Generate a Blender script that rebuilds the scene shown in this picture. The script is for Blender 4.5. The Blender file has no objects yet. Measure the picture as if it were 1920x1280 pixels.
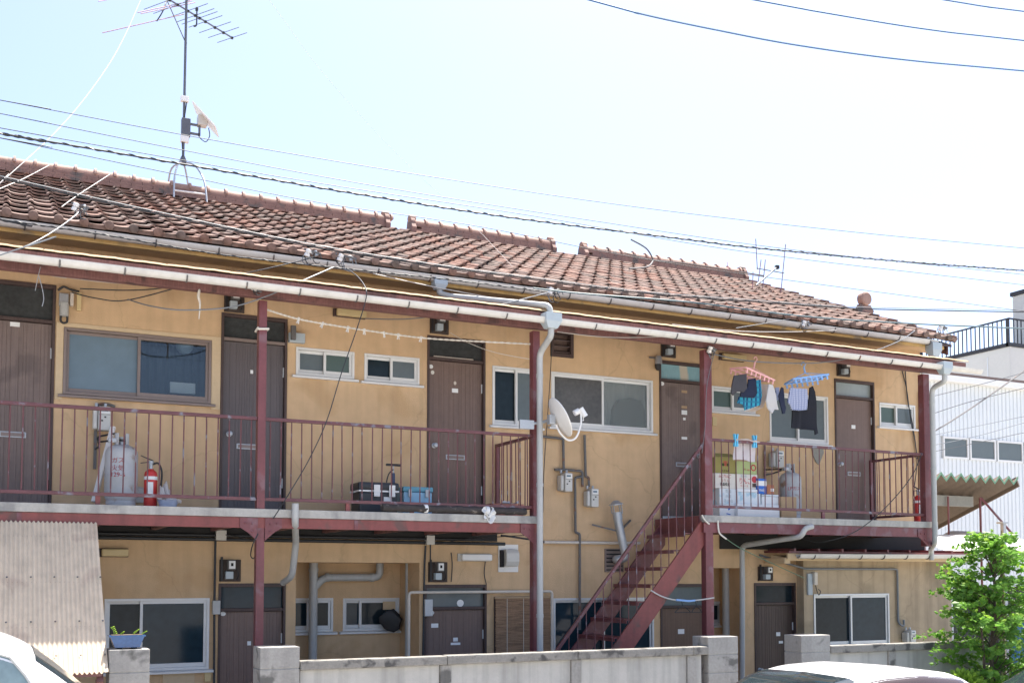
import bpy, bmesh, math, random
from mathutils import Vector, Matrix
random.seed(11)
rad = math.radians
scn = bpy.context.scene
COL = scn.collection
# ------------------------------------------------------------------ camera
PITCH = math.atan(104 / 2000.0)
YAW = math.atan(960 / 2000.0)
CAM = Vector((0.0, -11.9, 2.2))
cd = bpy.data.cameras.new('camera')
cam = bpy.data.objects.new('camera', cd)
COL.objects.link(cam)
cam.location = CAM
cam.rotation_euler = (math.pi / 2 + PITCH, 0, -YAW)
cd.sensor_width = 36
cd.lens = 37.5
cd.shift_y = 334 / 1920.0
cd.clip_end = 2000
scn.camera = cam
# ------------------------------------------------------------------ sky and sun
SUN_EL, SUN_AZ = rad(71), rad(58)          # azimuth from +y towards +x (sun stands behind the house)
w = bpy.data.worlds.new('World')
scn.world = w
w.use_nodes = True
nt = w.node_tree
nt.nodes.clear()
sky = nt.nodes.new('ShaderNodeTexSky')
sky.sky_type = 'NISHITA'
sky.sun_disc = False
sky.sun_elevation = SUN_EL
sky.sun_rotation = SUN_AZ
sky.air_density = 0.65
sky.dust_density = 2.4
sky.ozone_density = 1.0
bg = nt.nodes.new('ShaderNodeBackground')
bg.inputs[1].default_value = 0.122
wo = nt.nodes.new('ShaderNodeOutputWorld')
nt.links.new(sky.outputs[0], bg.inputs[0])
nt.links.new(bg.outputs[0], wo.inputs[0])
sl = bpy.data.lights.new('sun', 'SUN')
sl.energy = 4.4
sl.angle = rad(0.53)
sl.color = (1.0, 0.95, 0.87)
so = bpy.data.objects.new('sun', sl)
COL.objects.link(so)
sdir = Vector((math.cos(SUN_EL) * math.sin(SUN_AZ), math.cos(SUN_EL) * math.cos(SUN_AZ), math.sin(SUN_EL)))
so.rotation_euler = sdir.to_track_quat('Z', 'Y').to_euler()
so.location = (20, 15, 40)
scn.view_settings.view_transform = 'Standard'
scn.view_settings.look = 'None'
scn.view_settings.exposure = 1.68
scn.view_settings.gamma = 1
scn.view_settings.use_curve_mapping = False

# ------------------------------------------------------------------ photogrammetry helper
_f = Vector((math.sin(YAW) * math.cos(PITCH), math.cos(YAW) * math.cos(PITCH), math.sin(PITCH)))
_r = Vector((math.cos(YAW), -math.sin(YAW), 0))
_u = _r.cross(_f)


def at(px, py, Y=0.0):
    """point of the plane y = Y that the photograph shows at pixel px, py"""
    d = _r * ((px - 960) / 2000) + _u * ((974 - py) / 2000) + _f
    return CAM + d * ((Y - CAM.y) / d.y)


def proj(p):
    v = Vector(p) - CAM
    k = v.dot(_f)
    return 960 + 2000 * v.dot(_r) / k, 974 - 2000 * v.dot(_u) / k


# ------------------------------------------------------------------ materials
MATS = {}


def mat(name, col, rough=0.6, var=0.12, scale=3.0, metal=0.0, bump=0.0, bscale=80.0, col2=None, c2amt=0.0, c2scale=2.0,
        streak=0.0, grain=0.0, spec=0.5, stretch=(1, 1, 1), coat=0.0, objspace=False, cracks=0.0):
    if name in MATS:
        return MATS[name]
    m = bpy.data.materials.new(name)
    m.use_nodes = True
    n = m.node_tree
    L = n.links.new
    b = n.nodes['Principled BSDF']
    b.inputs['Roughness'].default_value = rough
    b.inputs['Metallic'].default_value = metal
    b.inputs['Specular IOR Level'].default_value = spec
    b.inputs['Coat Weight'].default_value = coat
    if objspace:
        pos = n.nodes.new('ShaderNodeTexCoord').outputs['Object']
    else:
        pos = n.nodes.new('ShaderNodeNewGeometry').outputs['Position']
    mp = n.nodes.new('ShaderNodeMapping')
    mp.inputs['Scale'].default_value = stretch
    L(pos, mp.inputs[0])
    P = mp.outputs[0]

    def noise(s, det=5, src=P, dist=0.0):
        t = n.nodes.new('ShaderNodeTexNoise')
        t.inputs['Scale'].default_value = s
        t.inputs['Detail'].default_value = det
        t.inputs['Distortion'].default_value = dist
        L(src, t.inputs['Vector'])
        return t.outputs['Fac']

    def ramp(fac, a, bb, ca, cb):
        r = n.nodes.new('ShaderNodeValToRGB')
        r.color_ramp.elements[0].position = a
        r.color_ramp.elements[1].position = bb
        r.color_ramp.elements[0].color = (*ca, 1)
        r.color_ramp.elements[1].color = (*cb, 1)
        L(fac, r.inputs[0])
        return r.outputs[0]

    def mix(fac, a, bb, mode='MIX'):
        x = n.nodes.new('ShaderNodeMix')
        x.data_type = 'RGBA'
        x.blend_type = mode
        if isinstance(fac, float):
            x.inputs[0].default_value = fac
        else:
            L(fac, x.inputs[0])
        for sock, v in ((x.inputs[6], a), (x.inputs[7], bb)):
            if isinstance(v, tuple):
                sock.default_value = (*v, 1)
            else:
                L(v, sock)
        return x.outputs[2]
    lo = tuple(c * (1 - var) for c in col)
    hi = tuple(min(1, c * (1 + var)) for c in col)
    c = ramp(noise(scale), 0.3, 0.7, lo, hi)
    if var > 0:
        c = mix(0.5, c, ramp(noise(scale * 9, 3), 0.25, 0.75, lo, hi))
    if col2:
        fac = ramp(noise(c2scale, 8, dist=0.3), 0.62 - c2amt * 0.4, 0.70 - c2amt * 0.35, (0, 0, 0), (1, 1, 1))
        c = mix(fac, c, col2)
    if streak:
        ms = n.nodes.new('ShaderNodeMapping')
        ms.inputs['Scale'].default_value = (9, 9, 0.45)
        L(pos, ms.inputs[0])
        f2 = ramp(noise(1.0, 6, ms.outputs[0]), 0.45, 0.75, (1, 1, 1), (1 - streak,) * 3)
        c = mix(1.0, c, f2, 'MULTIPLY')
    if grain:
        mg = n.nodes.new('ShaderNodeMapping')
        mg.inputs['Scale'].default_value = (90, 90, 0.8)
        L(pos, mg.inputs[0])
        f3 = ramp(noise(1.0, 3, mg.outputs[0]), 0.35, 0.65, (1 - grain,) * 3, (1, 1, 1))
        c = mix(1.0, c, f3, 'MULTIPLY')
    if cracks:
        wv = n.nodes.new('ShaderNodeTexNoise')
        wv.inputs['Scale'].default_value = 2.2
        wv.inputs['Detail'].default_value = 6
        L(pos, wv.inputs['Vector'])
        vm = n.nodes.new('ShaderNodeVectorMath')
        vm.operation = 'MULTIPLY_ADD'
        vm.inputs[1].default_value = (.55, .55, .55)
        L(wv.outputs['Color'], vm.inputs[0])
        L(pos, vm.inputs[2])
        vo = n.nodes.new('ShaderNodeTexVoronoi')
        vo.feature = 'DISTANCE_TO_EDGE'
        vo.inputs['Scale'].default_value = 0.62
        L(vm.outputs[0], vo.inputs['Vector'])
        f4 = ramp(vo.outputs['Distance'], 0.0, 0.0065, (1 - cracks,) * 3, (1, 1, 1))
        c = mix(1.0, c, f4, 'MULTIPLY')
    L(c, b.inputs['Base Color'])
    if bump:
        bp = n.nodes.new('ShaderNodeBump')
        bp.inputs['Strength'].default_value = bump
        bp.inputs['Distance'].default_value = 0.01
        L(noise(bscale, 4), bp.inputs['Height'])
        L(bp.outputs[0], b.inputs['Normal'])
    MATS[name] = m
    return m


def glass(name, tint=(0.8, 0.85, 0.88), refl=0.12):
    if name in MATS:
        return MATS[name]
    m = bpy.data.materials.new(name)
    m.use_nodes = True
    n = m.node_tree
    n.nodes.clear()
    o = n.nodes.new('ShaderNodeOutputMaterial')
    tr = n.nodes.new('ShaderNodeBsdfTransparent')
    tr.inputs[0].default_value = (*tint, 1)
    gl = n.nodes.new('ShaderNodeBsdfGlossy')
    gl.inputs['Roughness'].default_value = 0.02
    lw = n.nodes.new('ShaderNodeFresnel')
    lw.inputs['IOR'].default_value = 1.45
    ad = n.nodes.new('ShaderNodeMath')
    ad.operation = 'ADD'
    ad.inputs[1].default_value = refl
    n.links.new(lw.outputs[0], ad.inputs[0])
    mx = n.nodes.new('ShaderNodeMixShader')
    n.links.new(ad.outputs[0], mx.inputs[0])
    n.links.new(tr.outputs[0], mx.inputs[1])
    n.links.new(gl.outputs[0], mx.inputs[2])
    n.links.new(mx.outputs[0], o.inputs[0])
    MATS[name] = m
    return m


def tile_material():
    m = bpy.data.materials.new('terracotta_tile')
    m.use_nodes = True
    n = m.node_tree
    L = n.links.new
    b = n.nodes['Principled BSDF']
    b.inputs['Roughness'].default_value = 0.85
    b.inputs['Specular IOR Level'].default_value = 0.15
    g = n.nodes.new('ShaderNodeNewGeometry').outputs['Position']
    mp = n.nodes.new('ShaderNodeMapping')
    mp.inputs['Location'].default_value = (3.0 / 0.236, 0.45 / 0.3885 + 0.02, 0)
    mp.inputs['Scale'].default_value = (1 / 0.236, 1 / 0.3885, 0)
    L(g, mp.inputs[0])
    fl = n.nodes.new('ShaderNodeVectorMath')
    fl.operation = 'FLOOR'
    L(mp.outputs[0], fl.inputs[0])
    wn = n.nodes.new('ShaderNodeTexWhiteNoise')
    L(fl.outputs[0], wn.inputs['Vector'])
    r = n.nodes.new('ShaderNodeValToRGB')
    e = r.color_ramp.elements
    e[0].position = 0.0
    e[0].color = (0.185, 0.145, 0.125, 1)
    e[1].position = 1.0
    e[1].color = (0.27, 0.155, 0.12, 1)
    x = e.new(0.3)
    x.color = (0.235, 0.17, 0.145, 1)
    x = e.new(0.7)
    x.color = (0.255, 0.17, 0.14, 1)
    L(wn.outputs['Value'], r.inputs[0])
    no = n.nodes.new('ShaderNodeTexNoise')
    no.inputs['Scale'].default_value = 14
    no.inputs['Detail'].default_value = 8
    L(g, no.inputs['Vector'])
    r2 = n.nodes.new('ShaderNodeValToRGB')
    r2.color_ramp.elements[0].position = 0.42
    r2.color_ramp.elements[0].color = (1, 1, 1, 1)
    r2.color_ramp.elements[1].position = 0.72
    r2.color_ramp.elements[1].color = (0.55, 0.56, 0.54, 1)
    L(no.outputs[0], r2.inputs[0])
    mx = n.nodes.new('ShaderNodeMix')
    mx.data_type = 'RGBA'
    mx.blend_type = 'MULTIPLY'
    mx.inputs[0].default_value = 1
    L(r.outputs[0], mx.inputs[6])
    L(r2.outputs[0], mx.inputs[7])
    L(mx.outputs[2], b.inputs['Base Color'])
    bp = n.nodes.new('ShaderNodeBump')
    bp.inputs['Strength'].default_value = 0.25
    bp.inputs['Distance'].default_value = 0.006
    L(no.outputs[0], bp.inputs['Height'])
    L(bp.outputs[0], b.inputs['Normal'])
    return m


M = {}
M['stucco'] = mat('ochre_stucco', (0.62, 0.428, 0.248), 0.9, 0.13, 0.8, bump=0.4, bscale=90, streak=0.13, cracks=0.13, col2=(0.55, 0.365, 0.20), c2amt=0.10, c2scale=1.3)
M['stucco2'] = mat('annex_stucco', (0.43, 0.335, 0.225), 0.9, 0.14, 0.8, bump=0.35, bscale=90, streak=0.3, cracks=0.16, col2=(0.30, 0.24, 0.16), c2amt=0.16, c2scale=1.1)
M['trim'] = mat('cream_trim', (0.60, 0.46, 0.29), 0.85, 0.08, 3, bump=0.15)
M['fascia'] = mat('ochre_fascia_paint', (0.62, 0.42, 0.17), 0.7, 0.15, 2, streak=0.2, col2=(0.35, 0.27, 0.17), c2amt=0.1, c2scale=3)
M['maroon'] = mat('maroon_paint', (0.175, 0.052, 0.056), 0.42, 0.22, 3, col2=(0.20, 0.10, 0.11), c2amt=0.14, c2scale=5, streak=0.2, bump=0.05)
M['maroon_red'] = mat('faded_red_paint', (0.225, 0.058, 0.050), 0.5, 0.2, 3, col2=(0.13, 0.06, 0.05), c2amt=0.12, c2scale=4, streak=0.25, bump=0.06)
M['rail'] = mat('rail_paint', (0.135, 0.048, 0.052), 0.4, 0.25, 6, col2=(0.20, 0.19, 0.22), c2amt=0.10, c2scale=9)
M['timber'] = mat('red_timber', (0.20, 0.088, 0.078), 0.65, 0.28, 4, grain=0.25, col2=(0.10, 0.05, 0.045), c2amt=0.12, c2scale=4)
M['wood_frame'] = mat('dark_wood_frame', (0.075, 0.046, 0.040), 0.6, 0.25, 5, grain=0.2)
M['door_brown'] = mat('brown_door_panel', (0.185, 0.122, 0.098), 0.5, 0.12, 2, grain=0.15)
M['door_faded'] = mat('faded_brown_door_panel', (0.205, 0.15, 0.13), 0.55, 0.12, 2, grain=0.22, col2=(0.15, 0.11, 0.095), c2amt=.1)
M['door_grey'] = mat('grey_brown_door_panel', (0.118, 0.098, 0.098), 0.5, 0.08, 2, grain=0.15)
M['door_dark'] = mat('dark_brown_door_panel', (0.082, 0.050, 0.040), 0.5, 0.10, 2, grain=0.18)
M['door_wood'] = mat('bare_wood_door', (0.17, 0.10, 0.065), 0.6, 0.15, 3, grain=0.25)
M['alu'] = mat('aluminium', (0.62, 0.63, 0.63), 0.45, 0.06, 6, metal=0.35)
M['alu_brown'] = mat('bronze_aluminium', (0.24, 0.185, 0.16), 0.42, 0.08, 6, metal=0.3)
M['white_alu'] = mat('white_aluminium', (0.72, 0.72, 0.70), 0.45, 0.05, 6)
M['concrete'] = mat('slab_concrete', (0.43, 0.41, 0.37), 0.9, 0.16, 3, bump=0.3, bscale=50, streak=0.3, col2=(0.30, 0.29, 0.27), c2amt=0.1, c2scale=3)
M['block'] = mat('block_concrete', (0.34, 0.325, 0.30), 0.95, 0.2, 4, bump=0.6, bscale=120, streak=0.25, col2=(0.14, 0.135, 0.125), c2amt=0.12, c2scale=4)
M['coping'] = mat('mossy_coping', (0.25, 0.235, 0.21), 0.95, 0.25, 5, bump=0.5, bscale=80, col2=(0.09, 0.085, 0.08), c2amt=0.2, c2scale=6)
M['panel'] = mat('concrete_panel', (0.46, 0.445, 0.41), 0.9, 0.10, 2, bump=0.25, bscale=60, streak=0.35)
M['gutter'] = mat('white_vinyl_gutter', (0.62, 0.60, 0.56), 0.4, 0.07, 3, streak=0.12)
M['pipe'] = mat('grey_vinyl_pipe', (0.44, 0.445, 0.43), 0.4, 0.08, 3, streak=0.15)
M['pipe_blue'] = mat('bluish_vinyl_fitting', (0.42, 0.48, 0.51), 0.4, 0.06, 4)
M['pipe_cream'] = mat('cream_vinyl_pipe', (0.60, 0.54, 0.46), 0.45, 0.08, 3)
M['iron'] = mat('dark_gas_pipe', (0.13, 0.125, 0.12), 0.6, 0.25, 9, col2=(0.17, 0.08, 0.05), c2amt=0.08, c2scale=9)
M['galv'] = mat('galvanised_steel', (0.42, 0.44, 0.46), 0.45, 0.12, 8, metal=0.5)
M['black'] = mat('black_rubber', (0.02, 0.02, 0.022), 0.55, 0.2, 8)
M['wire'] = mat('black_cable', (0.025, 0.028, 0.032), 0.5, 0.2, 8)
M['wire_blue'] = mat('blue_cable', (0.03, 0.10, 0.22), 0.5, 0.1, 8)
M['wire_grey'] = mat('grey_cable', (0.17, 0.185, 0.20), 0.5, 0.1, 8)
M['wire_white'] = mat('white_cable', (0.55, 0.53, 0.49), 0.5, 0.05, 8)
M['wire_teal'] = mat('teal_cable', (0.06, 0.11, 0.13), 0.5, 0.1, 8)
M['meter'] = mat('meter_grey_paint', (0.56, 0.55, 0.51), 0.5, 0.08, 8)
M['white'] = mat('white_plastic', (0.78, 0.77, 0.74), 0.45, 0.04, 8)
M['paper'] = mat('white_paper_label', (0.8, 0.8, 0.78), 0.7, 0.03, 20)
M['ivory'] = mat('yellowed_plastic', (0.60, 0.47, 0.24), 0.5, 0.08, 8)
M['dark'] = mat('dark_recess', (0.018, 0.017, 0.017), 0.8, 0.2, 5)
M['board'] = mat('dark_meter_board', (0.065, 0.045, 0.035), 0.7, 0.25, 6, grain=0.2)
M['tile'] = tile_material()
M['ridge'] = mat('ridge_terracotta', (0.23, 0.135, 0.11), 0.8, 0.28, 6, bump=0.2, col2=(0.12, 0.10, 0.09), c2amt=0.14, c2scale=4)
M['ridge_cap'] = mat('ridge_cap_terracotta', (0.33, 0.205, 0.16), 0.75, 0.25, 6, bump=0.15, col2=(0.16, 0.13, 0.11), c2amt=0.08, c2scale=5)
M['frost_blue'] = mat('frosted_glass_blue', (0.15, 0.21, 0.25), 0.22, 0.14, .9, spec=0.4)
M['frost_dark'] = mat('dark_glass', (0.017, 0.027, 0.033), 0.12, 0.3, 1.5, spec=0.18)
M['frost_navy'] = mat('dark_blue_glass', (0.017, 0.036, 0.050), 0.10, 0.3, 1.5, spec=0.24)
M['frost_green'] = mat('frosted_glass_green', (0.085, 0.125, 0.112), 0.3, 0.08, 3, spec=0.35)
M['frost_grey'] = mat('frosted_glass_grey', (0.125, 0.15, 0.155), 0.25, 0.1, 2, spec=0.35)
M['frost_pale'] = mat('frosted_glass_pale', (0.30, 0.35, 0.36), 0.3, 0.1, 2, spec=0.5)
M['transom'] = mat('smoked_transom_glass', (0.052, 0.056, 0.056), 0.15, 0.4, 2.2, spec=0.35)
M['transom_film'] = mat('stained_film_glass', (0.24, 0.42, 0.47), 0.4, 0.15, 5, col2=(0.55, 0.50, 0.40), c2amt=0.28, c2scale=7, stretch=(1, 1, 0.25))
M['clear'] = glass('clear_window_glass', refl=0.015)
M['frost_umber'] = mat('dim_brown_glass', (0.095, 0.088, 0.078), 0.2, 0.35, 2.5, spec=0.35)


def milky():
    m = bpy.data.materials.new('milky_glass')
    m.use_nodes = True
    n = m.node_tree
    b = n.nodes['Principled BSDF']
    b.inputs['Base Color'].default_value = (0.26, 0.30, 0.30, 1)
    b.inputs['Roughness'].default_value = 0.25
    o = [x for x in n.nodes if x.type == 'OUTPUT_MATERIAL'][0]
    tr = n.nodes.new('ShaderNodeBsdfTransparent')
    mx = n.nodes.new('ShaderNodeMixShader')
    mx.inputs[0].default_value = 0.42
    n.links.new(tr.outputs[0], mx.inputs[1])
    n.links.new(b.outputs[0], mx.inputs[2])
    n.links.new(mx.outputs[0], o.inputs[0])
    MATS['milky_glass'] = m
    return m


M['milky'] = milky()
M['curtain'] = mat('grey_curtain', (0.33, 0.35, 0.34), 0.9, 0.15, 2)
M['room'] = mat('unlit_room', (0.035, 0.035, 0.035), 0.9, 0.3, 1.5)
M['sheet'] = mat('weathered_corrugated_sheet', (0.66, 0.54, 0.395), 0.65, 0.10, 2, streak=0.16, col2=(0.54, 0.42, 0.31), c2amt=0.12, c2scale=2.5)
M['awning'] = mat('rusty_roofing_sheet', (0.13, 0.095, 0.08), 0.7, 0.2, 3, streak=0.1)
M['flashing'] = mat('cream_edge_flashing', (0.38, 0.265, 0.155), 0.8, 0.25, 5)
M['reed'] = mat('reed_blind', (0.33, 0.205, 0.12), 0.8, 0.6, 6, stretch=(1, 1, 14))
M['car_white'] = mat('white_car_paint', (0.80, 0.80, 0.80), 0.25, 0.01, 1, coat=0.6)
M['car_glass'] = mat('car_glass', (0.02, 0.03, 0.035), 0.05, 0.1, 1, spec=0.8)
M['van_glass'] = mat('pale_van_glass', (0.20, 0.27, 0.275), 0.05, 0.25, 3, spec=0.8)
M['visor'] = mat('smoked_visor', (0.045, 0.028, 0.025), 0.15, 0.05, 2, coat=0.2)
M['tyre'] = mat('tyre_rubber', (0.02, 0.02, 0.02), 0.8, 0.1, 9)
M['red'] = mat('extinguisher_red', (0.55, 0.035, 0.03), 0.35, 0.06, 4, coat=0.2)
M['gas_grey'] = mat('gas_cylinder_grey', (0.44, 0.45, 0.46), 0.5, 0.08, 3, streak=0.12, col2=(0.28, 0.20, 0.15), c2amt=0.02, c2scale=5)
M['redprint'] = mat('red_print', (0.50, 0.05, 0.06), 0.6, 0.1, 20)
M['cooler_black'] = mat('charcoal_plastic', (0.030, 0.033, 0.038), 0.45, 0.1, 8)
M['cooler_blue'] = mat('pale_blue_plastic', (0.28, 0.50, 0.66), 0.4, 0.05, 8)
M['cooler_teal'] = mat('teal_plastic_lid', (0.12, 0.34, 0.44), 0.4, 0.05, 8)
M['blueprint'] = mat('blue_print', (0.03, 0.14, 0.5), 0.5, 0.05, 20)
M['navy'] = mat('navy_metal', (0.02, 0.035, 0.09), 0.4, 0.1, 8)
M['terracotta_box'] = mat('terracotta_plastic', (0.42, 0.16, 0.11), 0.5, 0.1, 6)
M['bag'] = mat('white_plastic_bag', (0.75, 0.75, 0.74), 0.5, 0.05, 9)
M['foam'] = mat('white_foam_box', (0.78, 0.79, 0.80), 0.7, 0.04, 6)
M['foam_blue'] = mat('blue_smudged_foam', (0.70, 0.75, 0.78), 0.7, 0.05, 6, col2=(0.40, 0.58, 0.68), c2amt=0.2, c2scale=9)
M['carton_olive'] = mat('olive_cardboard', (0.30, 0.27, 0.09), 0.8, 0.06, 6)
M['carton_white'] = mat('white_cardboard', (0.68, 0.65, 0.59), 0.8, 0.04, 6)
M['carton_green'] = mat('green_cardboard', (0.40, 0.48, 0.22), 0.8, 0.05, 6)
M['carton_brown'] = mat('brown_cardboard', (0.42, 0.29, 0.17), 0.85, 0.1, 6)
M['carton_blue'] = mat('blue_cardboard', (0.03, 0.15, 0.55), 0.6, 0.05, 6)
M['carton_orange'] = mat('orange_brown_cardboard', (0.42, 0.17, 0.09), 0.8, 0.08, 6)
M['pink'] = mat('pink_plastic', (0.78, 0.40, 0.38), 0.4, 0.05, 8)
M['hang_blue'] = mat('blue_plastic', (0.25, 0.45, 0.78), 0.4, 0.05, 8)
M['peg_blue'] = mat('sky_blue_plastic', (0.12, 0.52, 0.78), 0.4, 0.05, 8)
M['cloth_grey'] = mat('charcoal_fabric', (0.055, 0.052, 0.058), 0.9, 0.15, 12, bump=0.2, bscale=300)
M['cloth_navy'] = mat('navy_fabric', (0.012, 0.018, 0.045), 0.9, 0.15, 12, bump=0.2, bscale=300)
M['cloth_black'] = mat('black_fabric', (0.010, 0.011, 0.018), 0.9, 0.15, 12, bump=0.2, bscale=300)
M['cloth_white'] = mat('white_fabric', (0.80, 0.78, 0.76), 0.9, 0.04, 12, bump=0.15, bscale=200)
M['cloth_cream'] = mat('cream_fabric', (0.68, 0.58, 0.50), 0.9, 0.05, 12, bump=0.15, bscale=200)
M['rope'] = mat('white_rope', (0.70, 0.66, 0.58), 0.8, 0.15, 40)
M['basin'] = mat('pale_blue_basin', (0.45, 0.52, 0.68), 0.4, 0.05, 8)
M['pot'] = mat('blue_glazed_pot', (0.03, 0.09, 0.22), 0.25, 0.25, 6, coat=0.4)
M['leaf'] = mat('leaf_green', (0.16, 0.33, 0.05), 0.5, 0.4, 7, spec=0.5)
M['leaf2'] = mat('yellow_green_leaf', (0.26, 0.42, 0.05), 0.5, 0.3, 7)
M['leaf_dark'] = mat('dark_leaf', (0.05, 0.13, 0.025), 0.5, 0.3, 7)
M['bark'] = mat('bark', (0.12, 0.085, 0.06), 0.9, 0.3, 14, bump=0.5, bscale=60)
M['ground'] = mat('pale_yard_concrete', (0.35, 0.33, 0.30), 0.9, 0.18, 0.7, bump=0.2, bscale=20, col2=(0.25, 0.24, 0.22), c2amt=0.1, c2scale=0.6)
M['white_wall'] = mat('white_corrugated_wall', (0.70, 0.73, 0.74), 0.55, 0.05, 1)
M['cream_wall'] = mat('pale_render', (0.62, 0.61, 0.56), 0.85, 0.05, 0.8)
M['black_rail'] = mat('black_railing', (0.03, 0.028, 0.03), 0.5, 0.1, 3)
M['canopy'] = mat('canopy_underside', (0.15, 0.115, 0.085), 0.7, 0.2, 2)
M['canopy_green'] = mat('green_sheet_edge', (0.13, 0.27, 0.17), 0.5, 0.1, 3)
M['steel_beam'] = mat('weathered_steel', (0.25, 0.24, 0.20), 0.6, 0.15, 3)
M['tarp'] = mat('white_tarp', (0.50, 0.49, 0.46), 0.7, 0.08, 3, bump=0.3, bscale=6)
M['blue_sheet'] = mat('blue_sheeting', (0.02, 0.10, 0.22), 0.5, 0.15, 3)


def two_sided_leaf(m):
    n = m.node_tree
    b = n.nodes['Principled BSDF']
    o = [x for x in n.nodes if x.type == 'OUTPUT_MATERIAL'][0]
    t = n.nodes.new('ShaderNodeBsdfTranslucent')
    src = b.inputs['Base Color'].links[0].from_socket
    n.links.new(src, t.inputs[0])
    a = n.nodes.new('ShaderNodeMixShader')
    a.inputs[0].default_value = 0.45
    n.links.new(b.outputs[0], a.inputs[1])
    n.links.new(t.outputs[0], a.inputs[2])
    n.links.new(a.outputs[0], o.inputs[0])


for k in ('leaf', 'leaf2', 'leaf_dark', 'cloth_white', 'cloth_cream'):
    two_sided_leaf(M[k])


def plaid(name, c1, c2, c3, s):
    m = bpy.data.materials.new(name)
    m.use_nodes = True
    n = m.node_tree
    L = n.links.new
    b = n.nodes['Principled BSDF']
    b.inputs['Roughness'].default_value = 0.9
    g = n.nodes.new('ShaderNodeNewGeometry').outputs['Position']
    sp = n.nodes.new('ShaderNodeSeparateXYZ')
    L(g, sp.inputs[0])
    outs = []
    for i in (0, 2):
        a = n.nodes.new('ShaderNodeMath')
        a.operation = 'MULTIPLY'
        a.inputs[1].default_value = s
        L(sp.outputs[i], a.inputs[0])
        f = n.nodes.new('ShaderNodeMath')
        f.operation = 'FRACT'
        L(a.outputs[0], f.inputs[0])
        c = n.nodes.new('ShaderNodeMath')
        c.operation = 'GREATER_THAN'
        c.inputs[1].default_value = 0.62
        L(f.outputs[0], c.inputs[0])
        outs.append(c.outputs[0])
    m1 = n.nodes.new('ShaderNodeMix')
    m1.data_type = 'RGBA'
    m1.inputs[6].default_value = (*c1, 1)
    m1.inputs[7].default_value = (*c2, 1)
    L(outs[0], m1.inputs[0])
    m2 = n.nodes.new('ShaderNodeMix')
    m2.data_type = 'RGBA'
    m2.inputs[7].default_value = (*c3, 1)
    L(m1.outputs[2], m2.inputs[6])
    h = n.nodes.new('ShaderNodeMath')
    h.operation = 'MULTIPLY'
    h.inputs[1].default_value = 0.75
    L(outs[1], h.inputs[0])
    L(h.outputs[0], m2.inputs[0])
    L(m2.outputs[2], b.inputs['Base Color'])
    return m


M['plaid_teal'] = plaid('teal_plaid_fabric', (0.03, 0.30, 0.42), (0.01, 0.06, 0.16), (0.02, 0.16, 0.26), 16)
M['plaid_blue'] = plaid('blue_check_fabric', (0.50, 0.53, 0.62), (0.07, 0.09, 0.22), (0.22, 0.25, 0.42), 42)


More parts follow.
